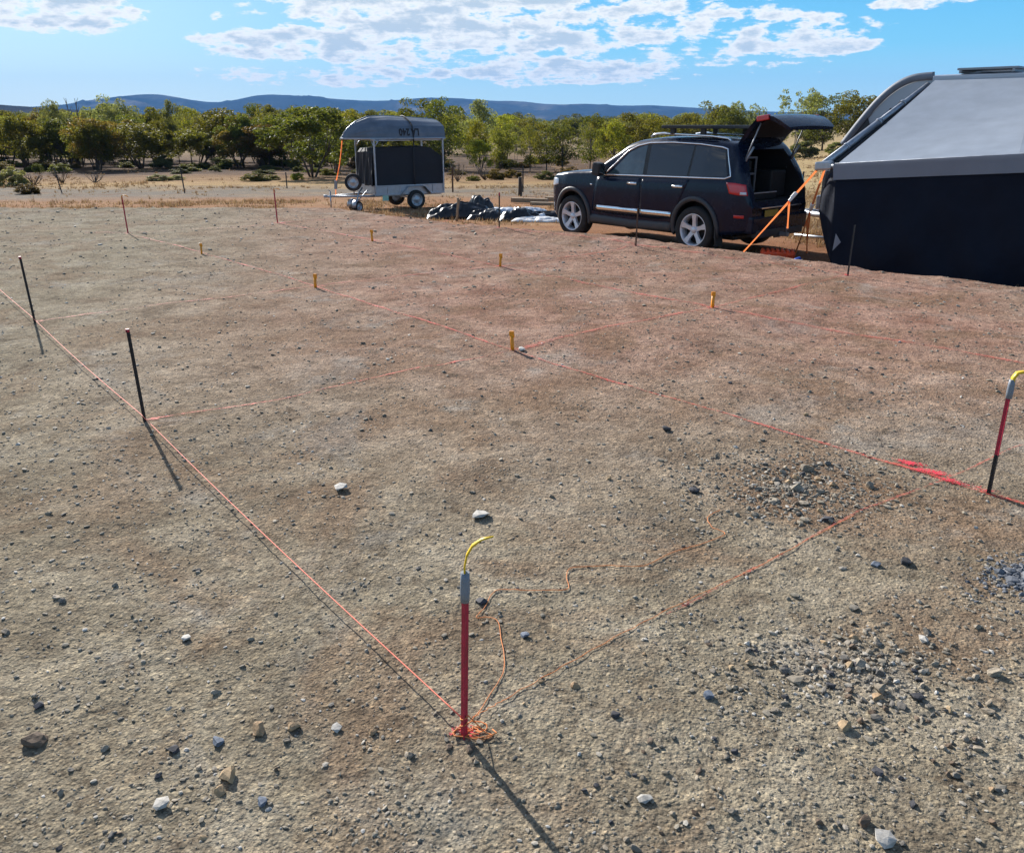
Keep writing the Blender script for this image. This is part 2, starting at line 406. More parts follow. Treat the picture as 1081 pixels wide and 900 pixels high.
class MB:
    def __init__(s): s.v = []; s.f = []; s.smooth = []; s.uv = None
    def add(s, verts, faces, smooth=False, mat=None):
        k = len(s.v)
        s.v += [tuple(mat @ Vector(v)) if mat else tuple(v) for v in verts]
        s.f += [tuple(i + k for i in f) for f in faces]; s.smooth += [smooth] * len(faces)
    def box(s, c, size, rot=None, bevel=.0):
        hx, hy, hz = (q / 2 for q in size)
        m = Matrix.Translation(c) @ (Euler(rot).to_matrix().to_4x4() if rot else Matrix())
        b = min(bevel, hx * .45, hy * .45, hz * .45)
        if b <= 0:
            vs = [(x, y, z) for z in (-hz, hz) for y in (-hy, hy) for x in (-hx, hx)]
            s.add(vs, [(0, 2, 3, 1), (4, 5, 7, 6), (0, 1, 5, 4), (2, 6, 7, 3), (0, 4, 6, 2), (1, 3, 7, 5)], False, m)
        else:
            bm = bmesh.new(); bmesh.ops.create_cube(bm, size=1.)
            for v in bm.verts: v.co = Vector((v.co.x * 2 * hx, v.co.y * 2 * hy, v.co.z * 2 * hz))
            bmesh.ops.bevel(bm, geom=bm.edges[:], offset=b, segments=2, affect='EDGES', profile=.6)
            bm.verts.index_update()
            s.add([v.co[:] for v in bm.verts], [[v.index for v in f.verts] for f in bm.faces], False, m); bm.free()
    def tube(s, pts, rad, n=8, cap=True, flat=None, smooth=True):
        """rad: number or list; flat=(a,b): half sizes across the two normals instead of a round section"""
        fr = frame_dirs(pts); k = len(s.v)
        rs = rad if isinstance(rad, (list, tuple)) else [rad] * len(fr)
        for (p, t, a, b), r in zip(fr, rs):
            for i in range(n):
                th = 2 * PI * (i + .5) / n
                ca, sa = math.cos(th), math.sin(th)
                if flat: q = p + a * (ca * flat[0] * r * 1.414) + b * (sa * flat[1] * r * 1.414)
                else: q = p + a * (ca * r) + b * (sa * r)
                s.v.append(tuple(q))
        for j in range(len(fr) - 1):
            for i in range(n):
                i2 = (i + 1) % n
                s.f.append((k + j * n + i, k + j * n + i2, k + (j + 1) * n + i2, k + (j + 1) * n + i)); s.smooth.append(smooth)
        if cap:
            s.f.append(tuple(k + i for i in reversed(range(n)))); s.smooth.append(False)
            q = k + (len(fr) - 1) * n
            s.f.append(tuple(q + i for i in range(n))); s.smooth.append(False)
    def lathe(s, prof, c=(0, 0, 0), axis='Z', n=32, closed=False):
        """prof: list of (radius, height)"""
        k = len(s.v); m = len(prof)
        for i in range(n):
            th = 2 * PI * i / n
            for r, h in prof:
                x, y = r * math.cos(th), r * math.sin(th)
                p = (x, y, h) if axis == 'Z' else ((x, h, y) if axis == 'Y' else (h, x, y))
                s.v.append((p[0] + c[0], p[1] + c[1], p[2] + c[2]))
        for i in range(n):
            i2 = (i + 1) % n
            for j in range(m if closed else m - 1):
                j2 = (j + 1) % m
                s.f.append((k + i * m + j, k + i2 * m + j, k + i2 * m + j2, k + i * m + j2)); s.smooth.append(True)
    def grid(s, P, smooth=True, closed_u=False):
        """P[i][j] points"""
        k = len(s.v); nu, nv = len(P), len(P[0])
        for row in P: s.v += [tuple(p) for p in row]
        for i in range(nu if closed_u else nu - 1):
            i2 = (i + 1) % nu
            for j in range(nv - 1):
                s.f.append((k + i * nv + j, k + i2 * nv + j, k + i2 * nv + j + 1, k + i * nv + j + 1)); s.smooth.append(smooth)
    def mesh(s, name, mat, sharp=None):
        me = bpy.data.meshes.new(name); me.from_pydata(s.v, [], s.f)
        for mt in (mat if isinstance(mat, list) else [mat]): me.materials.append(mt)
        me.polygons.foreach_set('use_smooth', s.smooth)
        bm = bmesh.new(); bm.from_mesh(me); bmesh.ops.recalc_face_normals(bm, faces=bm.faces); bm.to_mesh(me); bm.free()
        if sharp: me.set_sharp_from_angle(angle=R(sharp))
        me.update(); return me
    def build(s, name, mat, parent=None, sharp=None):
        return link_mesh(name, s.mesh(name, mat, sharp), parent)

def np_mesh(name, verts, faces, mat, smooth=False):
    """verts (n,3), faces (m,k) arrays"""
    me = bpy.data.meshes.new(name)
    nv, (nf, k) = len(verts), faces.shape
    me.vertices.add(nv); me.vertices.foreach_set('co', np.ascontiguousarray(verts, dtype=np.float32).ravel())
    me.loops.add(nf * k); me.loops.foreach_set('vertex_index', np.ascontiguousarray(faces, dtype=np.int32).ravel())
    me.polygons.add(nf); me.polygons.foreach_set('loop_start', np.arange(0, nf * k, k, dtype=np.int32))
    me.polygons.foreach_set('use_smooth', np.full(nf, smooth, dtype=bool))
    me.materials.append(mat); me.update(calc_edges=True); me.validate()
    return me

# ================================================================== SETTING: ground
def build_ground():
    a_in = np.linspace(R(-44), R(44), 760)
    a_out = np.linspace(R(44), R(316), 92)[1:-1]
    az = np.concatenate([a_in, a_out])                         # measured from +Y, to the right
    r = np.concatenate([[.25, .6], np.exp(np.linspace(math.log(.95), math.log(24), 800)), np.exp(np.linspace(math.log(24), math.log(12000), 150))[1:]])
    A, RR = np.meshgrid(az, r, indexing='ij')
    X = np.sin(A) * RR; Y = np.cos(A) * RR
    Z = terrain(X, Y) + micro(X, Y)
    nu, nv = X.shape
    V = np.stack([X, Y, Z], -1).reshape(-1, 3)
    i = np.arange(nu)[:, None]; j = np.arange(nv - 1)[None, :]
    i2 = (i + 1) % nu
    Fq = np.stack([i * nv + j, i * nv + j + 1, i2 * nv + j + 1, i2 * nv + j], -1).reshape(-1, 4)
    # closing fan at the centre
    c = len(V); V = np.concatenate([V, [[0, 0, 0.]]])
    me = np_mesh('ground', V, Fq, M['ground'], True)
    bm = bmesh.new(); bm.from_mesh(me); bm.verts.ensure_lookup_table()
    for q in range(nu): 
        try: bm.faces.new((bm.verts[c], bm.verts[q * nv], bm.verts[((q + 1) % nu) * nv]))
        except Exception: pass
    bm.normal_update(); bm.to_mesh(me); bm.free()
    # all normals up
    if me.polygons[0].normal.z < 0: me.flip_normals()
    o = link_mesh('ground', me); tag(o, 'graded gravelly dirt pad and dry open ground running out to the plain', None, None, 'structure')
build_ground()

# ------------------------------------------------------------------ distant hills
def build_range(name, prof, dist, depth, mat, label, seed, amp):
    """prof: (photo column, metres above the plain per 1000 m of distance) skyline of a range"""
    px = np.array([p[0] for p in prof], float); el = np.array([p[1] for p in prof], float)
    cols = np.linspace(px[0], px[-1], 520); rows = 46
    az = np.arctan((cols - 540.5) / 880. / cp * .985)
    h = np.interp(cols, px, el) * dist / 1000. * .92
    k = np.exp(-np.linspace(-3, 3, 13) ** 2 / 2); k /= k.sum()
    h = np.convolve(np.pad(h, 6, mode='edge'), k, 'valid')
    V = []
    for j in range(rows):
        t = j / (rows - 1)                                   # 0 foot in front, .6 crest, 1 foot behind
        r = dist - depth * .6 + depth * t
        X = np.sin(az) * r; Y = np.cos(az) * r
        f = np.where(t < .6, (t / .6), (1 - t) / .4)
        f = f ** .85 if t < .6 else f
        spur = fbm(cols * .05 + t * .9, np.full_like(cols, t * 2.2), 5, seed)
        spur2 = fbm(cols * .11, np.full_like(cols, t * 4.), 4, seed + 9)
        z = h * f * (1 + (amp * spur + .5 * amp * spur2) * f * (1 - f) * 3.2) + h * .02 * spur2 * f
        V.append(np.stack([X, Y, np.maximum(z, -30 if t in (0, 1) else -5) + np.where(f <= 0, -25, 0)], -1))
    V = np.array(V); n = len(cols)
    i = np.arange(rows - 1)[:, None]; j = np.arange(n - 1)[None, :]
    Fq = np.stack([i * n + j, i * n + j + 1, (i + 1) * n + j + 1, (i + 1) * n + j], -1).reshape(-1, 4)
    o = link_mesh(name, np_mesh(name, V.reshape(-1, 3), Fq, mat, True)); tag(o, label, None, None, 'structure')
def skyline(pts):   # photo column, photo row -> rise per 1000 m
    return [(x, max(0., (127 - y) / 880. / (cp + .367 * sp) * 1000 * .97 + 3)) for x, y in pts]
build_range('mountains', skyline([(-700, 119), (-420, 108), (-200, 112), (-40, 116), (40, 119), (118, 115), (140, 110), (165, 107), (190, 103.5), (205, 102.5), (222, 104.5), (240, 109), (262, 112), (284, 108.5), (296, 103.5), (312, 102), (345, 103.5), (380, 107), (410, 109), (436, 107.5), (455, 105), (470, 104.5), (500, 106), (522, 109), (543, 107.5), (560, 110.5), (585, 113), (610, 111), (640, 114), (670, 113), (705, 115.5), (735, 118), (770, 120), (830, 122), (900, 119), (1000, 116), (1150, 119), (1400, 112), (1800, 121)]), 7200, 2600, M['hill'], 'long blue mountain range along the skyline', 70, .75)
build_range('low_hill', skyline([(-500, 116), (-250, 111), (-60, 110.5), (0, 111), (30, 112.5), (60, 114.5), (100, 117), (170, 121), (230, 125), (300, 128)]), 2600, 900, M['near_hill'], 'low brown scrub covered rise at the skyline', 90, .35)


# ================================================================== CAR
def chaikin(P, n=2):
    P = np.array(P, float)
    for _ in range(n):
        a = P[:-1] * .75 + P[1:] * .25; b = P[:-1] * .25 + P[1:] * .75
        Q = np.empty((2 * len(a), 2)); Q[0::2] = a; Q[1::2] = b
        P = np.concatenate([P[:1], Q, P[-1:]])
    return P

class CarBody:
    XT = [2.36, 2.345, 2.30, 2.22, 2.05, 1.6, 1.05, .92, .60, .30, .10, -.40, -1.0, -1.6, -1.95, -2.06, -2.18, -2.30, -2.37, -2.41, -2.43]
    ZT = [.74, .90, 1.01, 1.06, 1.105, 1.155, 1.19, 1.24, 1.46, 1.645, 1.70, 1.75, 1.75, 1.73, 1.695, 1.60, 1.37, 1.16, 1.02, .92, .72]
    XW = [2.37, 2.34, 2.24, 2.06, 1.7, 1.0, -1.5, -2.0, -2.25, -2.38, -2.43]
    WW = [.46, .60, .76, .89, .955, .968, .968, .945, .90, .84, .78]
    def __init__(s):
        xs = np.linspace(2.37, -2.43, 700)
        zt = np.interp(-xs, [-q for q in s.XT], s.ZT); w = np.interp(-xs, [-q for q in s.XW], s.WW)
        k = np.exp(-np.linspace(-2.5, 2.5, 17) ** 2 / 2); k /= k.sum()
        sm = lambda a: np.convolve(np.pad(a, 8, mode='edge'), k, 'valid')
        s.xs = xs; s.zt = sm(zt); s.w = sm(w)
    def prof(s, x):
        i = -x
        zt = float(np.interp(i, -s.xs, s.zt)); w = float(np.interp(i, -s.xs, s.w))
        zb = .27 if abs(x) < 1.9 else .27 + (abs(x) - 1.9) * .16
        zsh = min(1.09 + max(-.06, min(.05, (-x) * .02)), zt - .06)
        k = float(sstep(.03, .42, zt - zsh - .05))
        hood = [(.955 * w, zt - .045), (.90 * w, zt - .018), (.72 * w, zt - .006), (.4 * w, zt)]
        h = zt - zsh
        wc = .985 * w - .34 * h if h > 0 else w
        cab = [(wc + .045, zt - .16), (wc - .015, zt - .055), (wc - .13, zt - .012), (.35 * w, zt + .004)]
        top = [tuple(np.array(a) * (1 - k) + np.array(b) * k) for a, b in zip(hood, cab)]
        P = [(0, zb), (.80 * w, zb), (.95 * w, zb + .05), (.965 * w, .46), (.985 * w, .60), (w, .80), (.992 * w, zsh - .08), (.972 * w, zsh)] + top + [(0, zt)]
        # keep the heights increasing where the nose is low
        Q = []; 
        for y, z in P: Q.append((y, min(z, zt)))
        return chaikin(Q, 2)
    def side(s, x, z):
        P = s.prof(x); zz = P[:, 1]; m = np.argmax(zz > .30)
        ys = P[m:-8, 0]; zs = np.maximum.accumulate(P[m:-8, 1])
        return float(np.interp(z, zs, ys))
    def solid(s):
        xs = np.concatenate([np.linspace(2.37, 2.2, 14), np.linspace(2.2, -1.9, 84)[1:], np.linspace(-1.9, -2.43, 30)[1:]])
        mb = MB(); P = []
        for x in xs:
            h = s.prof(x); ring = [(x, y, z) for y, z in h] + [(x, -y, z) for y, z in h[-2:0:-1]]
            P.append(ring)
        n = len(P[0]); k = 0
        for ring in P: mb.v += ring
        for i in range(len(P) - 1):
            for j in range(n):
                j2 = (j + 1) % n
                mb.f.append((i * n + j, i * n + j2, (i + 1) * n + j2, (i + 1) * n + j)); mb.smooth.append(True)
        mb.f.append(tuple(range(n))); mb.smooth.append(False)
        mb.f.append(tuple(reversed(range((len(P) - 1) * n, len(P) * n)))); mb.smooth.append(False)
        return mb

CB = CarBody()
def car_patch(bot, top, off, side=1, nu=18, nv=8, skirt=.012):
    """skin lying on the car's side between two (x, z) curves, with turned-in rim"""
    def along(c, u):
        c = np.array(c, float); d = np.concatenate([[0], np.cumsum(np.linalg.norm(np.diff(c, axis=0), axis=1))]); d /= d[-1]
        return np.interp(u, d, c[:, 0]), np.interp(u, d, c[:, 1])
    G = []
    for i in range(nu + 1):
        u = i / nu; bx, bz = along(bot, u); tx, tz = along(top, u); row = []
        for j in range(nv + 1):
            v = j / nv; x = bx + (tx - bx) * v; z = bz + (tz - bz) * v
            row.append((x, side * (CB.side(x, z) + off), z))
        G.append(row)
    mb = MB(); mb.grid(G)
    if skirt:
        loop = [(i, 0) for i in range(nu)] + [(nu, j) for j in range(nv)] + [(i, nv) for i in range(nu, 0, -1)] + [(0, j) for j in range(nv, 0, -1)]
        k = len(mb.v)
        for i, j in loop:
            p = G[i][j]; mb.v.append((p[0], p[1] - side * (off + skirt), p[2]))
        for q in range(len(loop)):
            a = loop[q]; b = loop[(q + 1) % len(loop)]
            mb.f.append((a[0] * (nv + 1) + a[1], b[0] * (nv + 1) + b[1], k + (q + 1) % len(loop), k + q)); mb.smooth.append(False)
    return mb
def car_line(pts, off, rad, side=1, flat=None, n=6, res=.06):
    P = []
    for a, b in zip(pts[:-1], pts[1:]):
        m = max(1, int(math.hypot(b[0] - a[0], b[1] - a[1]) / res))
        for q in range(m): P.append((a[0] + (b[0] - a[0]) * q / m, a[1] + (b[1] - a[1]) * q / m))
    P.append(pts[-1])
    mb = MB(); mb.tube([(x, side * (CB.side(x, z) + off), z) for x, z in P], rad, n, True, flat)
    return mb

def boolean_cut(me, cutters):
    o = bpy.data.objects.new('tmp_body', me); COL.objects.link(o); tmp = []
    for c in cutters:
        co = bpy.data.objects.new('tmp_cutter', c); COL.objects.link(co); tmp.append(co)
        md = o.modifiers.new('b', 'BOOLEAN'); md.operation = 'DIFFERENCE'; md.object = co; md.solver = 'EXACT'; md.material_mode = 'TRANSFER'
    dg = bpy.context.evaluated_depsgraph_get(); dg.update()
    res = bpy.data.meshes.new_from_object(o.evaluated_get(dg), preserve_all_data_layers=True, depsgraph=dg)
    for t in tmp + [o]: bpy.data.objects.remove(t)
    return res

WX, WZ, WR = (1.50, -1.415), .386, .386
def build_car(loc, rz):
    car = empty('car', 'dark navy four wheel drive car with tailgate raised, roof rack on top', 'car', loc, rz)
    base = CB.solid().mesh('body', M['car'])
    cut = []
    for wx in WX:
        for sd in (1, -1):
            mb = MB(); mb.lathe([(0.001, .62 * sd), (.435, .62 * sd), (.435, 1.2 * sd), (.001, 1.2 * sd)], (wx, 0, WZ + .005), 'Y', 40)
            cut.append(mb.mesh('arch_cutter', M['trim']))
    # cargo hole: a frustum entering from the rear
    mb = MB()
    hole = [(-2.7, .70, .80), (-2.7, .62, 1.25), (-2.7, .52, 1.66)]
    sec = [(-.70, .84), (.70, .84), (.72, 1.12), (.60, 1.42), (.50, 1.575), (-.50, 1.575), (-.60, 1.42), (-.72, 1.12)]
    V = [(-2.75, y, z) for y, z in sec] + [(-1.35, y, z) for y, z in sec]
    mb.add(V, [tuple(range(8)), tuple(reversed(range(8, 16)))] + [(i, (i + 1) % 8, 8 + (i + 1) % 8, 8 + i) for i in range(8)])
    cut.append(mb.mesh('cargo_cutter', M['interior']))
    body = boolean_cut(base, cut); body.set_sharp_from_angle(angle=R(38))
    link_mesh('body', body, car)

    for side in (1, -1):
        # doors with windows and handles
        fd = car_patch([(.98, .50), (.4, .47), (-.20, .47)], [(.86, 1.075), (.3, 1.085), (-.20, 1.095)], .007, side).build('door', M['car'], car)
        rd = car_patch([(-.215, .47), (-.62, .47), (-.96, .52)], [(-.215, 1.095), (-.8, 1.11), (-1.26, 1.12)], .007, side).build('door', M['car'], car)
        car_patch([(.62, 1.135), (.2, 1.145), (-.22, 1.155)], [(.50, 1.20), (.20, 1.49), (.0, 1.575), (-.17, 1.615)], .005, side, 16, 8, 0).build('window', M['glass_pale'], fd)
        car_patch([(-.31, 1.155), (-1.19, 1.17)], [(-.26, 1.625), (-.7, 1.64), (-1.19, 1.625)], .005, side, 14, 8, 0).build('window', M['glass'], rd)
        car_patch([(-1.235, 1.17), (-1.7, 1.18), (-1.98, 1.19)], [(-1.235, 1.625), (-1.6, 1.60), (-1.82, 1.565)], .005, side, 14, 8, 0).build('quarter_window', M['glass'], car)
        car_patch([(.62, 1.10), (-.3, 1.12), (-2.0, 1.17)], [(.10, 1.56), (-.3, 1.645), (-1.83, 1.60)], .0025, side, 30, 8, 0).build('pillar_cover', M['trim'], car)
        for d, x in ((fd, -.04), (rd, -1.06)):
            mb = car_line([(x + .11, 1.005), (x - .11, 1.012)], .034, 1., side, (.016, .012), 8)
            for q in (-.09, .09): mb.box((x + q, side * (CB.side(x, 1.0) + .016), 1.008), (.03, .04, .03))
            mb.build('handle', M['chrome'], d)
        for d, a, b in ((fd, .86, -.185), (rd, -.235, -.93)):
            car_line([(a, .565), (b, .565)], .014, 1., side, (.030, .010), 8).build('chrome_strip', M['chrome'], d)
        car_line([(.70, 1.115), (.2, 1.127), (-1.2, 1.152), (-1.95, 1.165), (-2.04, 1.20), (-2.0, 1.30), (-1.90, 1.50), (-1.86, 1.585), (-1.75, 1.61), (-1.3, 1.648), (-.7, 1.663), (-.2, 1.645), (.05, 1.597), (.25, 1.51), (.45, 1.335), (.66, 1.145)], .004, .013, side, None, 6, .05).build('window_trim', M['chrome'], car)
        car_line([(1.02, .37), (0, .345), (-.92, .37)], .004, 1., side, (.055, .018), 8).build('sill', M['flare'], car)
        # arch flares
        for wx in WX:
            P = []
            for q in range(25):
                a = R(-22 + 224 * q / 24); x = wx + math.cos(a) * .452; z = WZ + .005 + math.sin(a) * .452
                z = max(z, .285)
                P.append((x, side * (CB.side(max(-2.4, min(2.4, x)), max(z, .33)) + .004), z))
            mb = MB(); mb.tube(P, 1., 8, True, (.030, .026)); mb.build('wheel_arch_trim', M['flare'], car)
        # mud flap
        mb = MB(); mb.box((WX[1] - .46, side * .86, .30), (.02, .20, .30), (0, R(8), 0), .004); mb.build('mud_flap', M['trim'], car)
        # mirror
        mb = MB(); mb.box((.70, side * 1.09, 1.215), (.17, .20, .215), (0, R(-8), R(8) * side), .05); mb.box((.72, side * .97, 1.15), (.10, .16, .05), None, .02)
        mi = mb.build('mirror', M['trim'], car)
        mb = MB(); mb.box((.611, side * 1.09, 1.215), (.006, .15, .16), (0, R(-8), R(8) * side), .002); mb.build('mirror_glass', M['glass'], mi)
        # lamps
        car_patch([(2.26, .86), (2.1, .86), (1.93, .90)], [(2.24, .985), (2.1, 1.01), (1.93, 1.0)], .008, side, 10, 6, .015).build('headlight', M['clear_lens'], car)
        tl = car_patch([(-2.07, .955), (-2.22, .935), (-2.36, .935)], [(-1.99, 1.115), (-2.17, 1.11), (-2.31, 1.09)], .010, side, 10, 6, .015).build('tail_light', M['red_lens'], car)
        mb = car_patch([(-2.25, .945), (-2.345, .945)], [(-2.25, .985), (-2.335, .985)], .014, side, 6, 3, .01); mb.build('reverse_lens', M['clear_lens'], tl)
        car_patch([(-2.17, .60), (-2.33, .60)], [(-2.17, .645), (-2.33, .645)], .008, side, 6, 3, .01).build('side_reflector', M['red_lens'], car)
        car_patch([(1.02, .93), (.97, .93)], [(1.02, .955), (.97, .955)], .006, side, 3, 2, .01).build('side_badge', M['chrome'], car)
        # roof rail
        mb = MB(); mb.tube([(-.10, side * .60, 1.735), (-.16, side * .60, 1.775), (-.35, side * .60, 1.795), (-1.4, side * .60, 1.765), (-1.72, side * .59, 1.735), (-1.78, side * .585, 1.69)], [.018, .02, .02, .02, .02, .016], 8)
        mb.build('roof_rail', M['chrome'], car)
    # windscreen laid on the body top
    G = []
    for i in range(9):
        x = .88 + (.33 - .88) * i / 8; P = CB.prof(x); row = []
        zt = P[-1, 1]; wmax = .60 + .04 * (1 - i / 8)
        for j in range(13):
            y = -wmax + 2 * wmax * j / 12
            row.append((x, y, float(np.interp(abs(y), P[::-1, 0], P[::-1, 1])) + .006))
        G.append(row)
    mb = MB(); mb.grid(G); mb.build('windscreen', M['glass'], car)
    # grille and bumpers
    mb = MB()
    for q in range(7): mb.box((2.335, -.36 + .12 * q, .87), (.03, .05, .15), (0, R(-12), 0), .01)
    mb.build('grille', M['chrome'], car)
    mb = MB(); mb.box((2.30, 0, .46), (.16, 1.10, .22), None, .06); mb.build('front_bumper', M['flare'], car)
    mb = MB(); mb.box((-2.385, 0, .50), (.17, 1.62, .26), None, .06); bp = mb.build('rear_bumper', M['car'], car)
    mb = MB(); mb.box((-2.45, 0, .745), (.05, 1.16, .022), None, .008); mb.build('bumper_strip', M['chrome'], bp)
    mb = MB(); mb.box((-2.43, 0, .36), (.12, 1.35, .12), None, .04); mb.build('lower_valance', M['flare'], bp)
    mb = MB(); mb.box((-2.462, .28, .66), (.012, .37, .10), None, .003); mb.build('number_plate', M['plate'], car)
    mb = MB(); mb.box((-2.52, 0, .33), (.24, .06, .06), None, .01); mb.lathe([(.001, .45), (.022, .442), (.027, .425), (.02, .402), (.014, .39), (.014, .35)], (-2.60, 0, 0), 'Z', 16); mb.build('tow_bar', M['grey_metal'], car)
    # underbody so that no light shows through
    mb = MB(); mb.box((0, 0, .30), (4.0, 1.2, .16), None, .04); mb.build('chassis', M['trim'], car)
    # wheels
    for wx in WX:
        for side in (1, -1):
            wl = bpy.data.objects.new('wheel', None); COL.objects.link(wl); wl.parent = car; wl.location = (wx, side * .84, WZ * 1.06 / 1.13); wl.scale = (1, 1, 1.06 / 1.13)
            s = side
            mb = MB(); prof = [(.262, -.115), (.285, -.128), (.345, -.130), (.372, -.118), (.385, -.09), (.386, 0), (.385, .09), (.372, .118), (.345, .130), (.285, .128), (.262, .115)]
            mb.lathe([(r, h * s) for r, h in prof], (0, 0, 0), 'Y', 48, True); mb.build('tyre', M['rubber'], wl)
            mb = MB(); mb.lathe([(r, h * s) for r, h in [(.272, .118), (.262, .122), (.250, .112), (.238, .06), (.232, -.09), (.262, -.115)]], (0, 0, 0), 'Y', 48)
            for q in range(5):
                a = 2 * PI * q / 5 + .32
                ca, sa = math.cos(a), math.sin(a); ta = (-sa, ca)
                def pt(r, w, h): return (ca * r + ta[0] * w, h * s, sa * r + ta[1] * w)
                V = [pt(.04, -.040, .085), pt(.04, .040, .085), pt(.15, .032, .098), pt(.15, -.032, .098), pt(.252, .050, .112), pt(.252, -.050, .112)]
                V += [(x, y - .05 * s, z) for x, y, z in V]
                mb.add(V, [(0, 1, 2, 3), (3, 2, 4, 5), (6, 9, 8, 7), (9, 11, 10, 8), (0, 3, 9, 6), (3, 5, 11, 9), (1, 7, 8, 2), (2, 8, 10, 4), (4, 10, 11, 5), (0, 6, 7, 1)])
            mb.lathe([(.001, .112 * s), (.034, .110 * s), (.052, .098 * s), (.060, .07 * s), (.06, .03 * s)], (0, 0, 0), 'Y', 24)
            mb.build('rim', M['alloy'], wl)
            mb = MB(); mb.lathe([(.001, -.02 * s), (.228, -.02 * s), (.228, -.05 * s), (.001, -.05 * s)], (0, 0, 0), 'Y', 32); mb.build('brake_disc', M['trim'], wl)
    # roof rack tray
    rk = bpy.data.objects.new('roof_rack', None); COL.objects.link(rk); rk.parent = car
    mb = MB(); L0, L1, W2, Z0 = -.40, -1.42, .66, 1.895
    for sd in (1, -1): mb.box(((L0 + L1) / 2, sd * W2, Z0), (L0 - L1, .045, .05), None, .012)
    for x in (L0, L1): mb.box((x, 0, Z0), (.05, 2 * W2 + .04, .05), None, .012)
    for q in range(9): mb.box((L0 + (L1 - L0) * (q + .5) / 9, 0, Z0 - .002), (.115, 2 * W2 - .02, .022), None, .004)
    mb.build('tray', M['trim'], rk)
    for x in (-.58, -1.22):
        for sd in (1, -1):
            mb = MB(); mb.box((x, sd * .60, 1.84), (.10, .05, .115), None, .012); mb.build('rack_foot', M['trim'], rk)
    # raised tailgate: local frame, r runs back from the hinge
    tg = bpy.data.objects.new('tailgate', None); COL.objects.link(tg); tg.parent = car; tg.location = (-1.92, 0, 1.665)
    prof = [(.0, .0, .60), (.11, .13, .62), (.24, .26, .65), (.36, .35, .69), (.47, .395, .72), (.58, .40, .735), (.69, .38, .73), (.80, .33, .71), (.90, .265, .68), (.935, .235, .64)]
    inner = [(.045, -.03, .56), (.14, .09, .58), (.265, .22, .60), (.38, .30, .63), (.48, .335, .66), (.58, .338, .68), (.68, .31, .68), (.78, .265, .66), (.87, .21, .64), (.92, .205, .63)]
    G = []
    for (r, z, w), (r2, z2, w2) in zip(prof, inner):
        ring = [(-r, w * t, z + (.02 * (1 - t * t))) for t in np.linspace(-1, 1, 11)] + [(-r2, w2 * t, z2) for t in np.linspace(1, -1, 11)]
        G.append(ring + [ring[0]])
    mb = MB(); mb.grid(G)
    n = len(G[0]) - 1
    mb.f.append(tuple(range(n))); mb.smooth.append(False); q = (len(G) - 1) * (n + 1); mb.f.append(tuple(q + i for i in reversed(range(n)))); mb.smooth.append(False)
    mb.build('panel', M['car'], tg, 40)
    G = [[(-r, w * .86 * t, z + .02 * (1 - (t * .86) ** 2) + .006) for t in np.linspace(-1, 1, 11)] for r, z, w in [(.055, .062, .61), (.11, .13, .62), (.24, .26, .65), (.36, .35, .69), (.44, .385, .71)]]
    mb = MB(); mb.grid(G); mb.build('rear_glass', M['glass'], tg)
    G = [[(-r, w * .88 * t, z - .008) for t in np.linspace(-1, 1, 7)] for r, z, w in inner[1:]]
    mb = MB(); mb.grid(G); mb.build('inner_trim', M['interior'], tg)
    for sd in (1, -1):
        mb = MB(); mb.box((-.50, sd * .70, .362), (.22, .07, .075), (0, R(8), 0), .02); mb.build('tail_light', M['red_lens'], tg)
        mb = MB(); mb.tube([(-.14, sd * .665, -.38), (-.42, sd * .64, .29)], .011, 8); mb.tube([(-.14, sd * .665, -.38), (-.34, sd * .652, -.04)], .018, 8); mb.build('gas_strut', M['grey_metal'], tg)
    mb = MB(); mb.box((-.82, .30, .22), (.14, .025, .025), (0, R(-40), 0), .008); mb.build('pull_handle', M['grey_metal'], tg)
    # cargo fit-out
    fr = bpy.data.objects.new('cargo_frame', None); COL.objects.link(fr); fr.parent = car
    mb = MB()
    for y in (.02, .30):
        for x in (-1.75, -2.05): mb.box((x, y + .22, 1.19), (.025, .025, .54), None, .003)
    for z in (1.46, 1.22, .95):
        for x in (-1.75, -2.05): mb.box((x, .38, z), (.025, .31, .025), None, .003)
        for y in (.24, .52): mb.box((-1.90, y, z), (.30, .025, .025), None, .003)
    mb.build('frame', M['grey_metal'], fr)
    mb = MB(); mb.box((-1.92, .38, 1.33), (.16, .22, .16), None, .02); mb.build('device', M['trim'], fr)
    mb = MB(); mb.box((-2.03, .46, 1.10), (.02, .07, .09), None, .004); mb.build('switch_panel', M['grey_metal'], fr)
    mb = MB(); mb.box((-1.92, .22, .895), (.62, .78, .10), None, .01); dr = mb.build('drawer', M['trim'], car)
    mb = MB(); mb.box((-2.235, .22, .945), (.02, .76, .022), None, .004); mb.build('drawer_edge', M['chrome'], dr)
    mb = MB(); mb.box((-1.85, -.36, 1.06), (.55, .42, .40), None, .03); mb.build('fridge_box', M['trim'], car)
    return car
CAR_LOC = (3.03, 17.03, -.605)
CAR = build_car(CAR_LOC, R(130.6)); CAR.scale = (1.06, 1.06, 1.13)

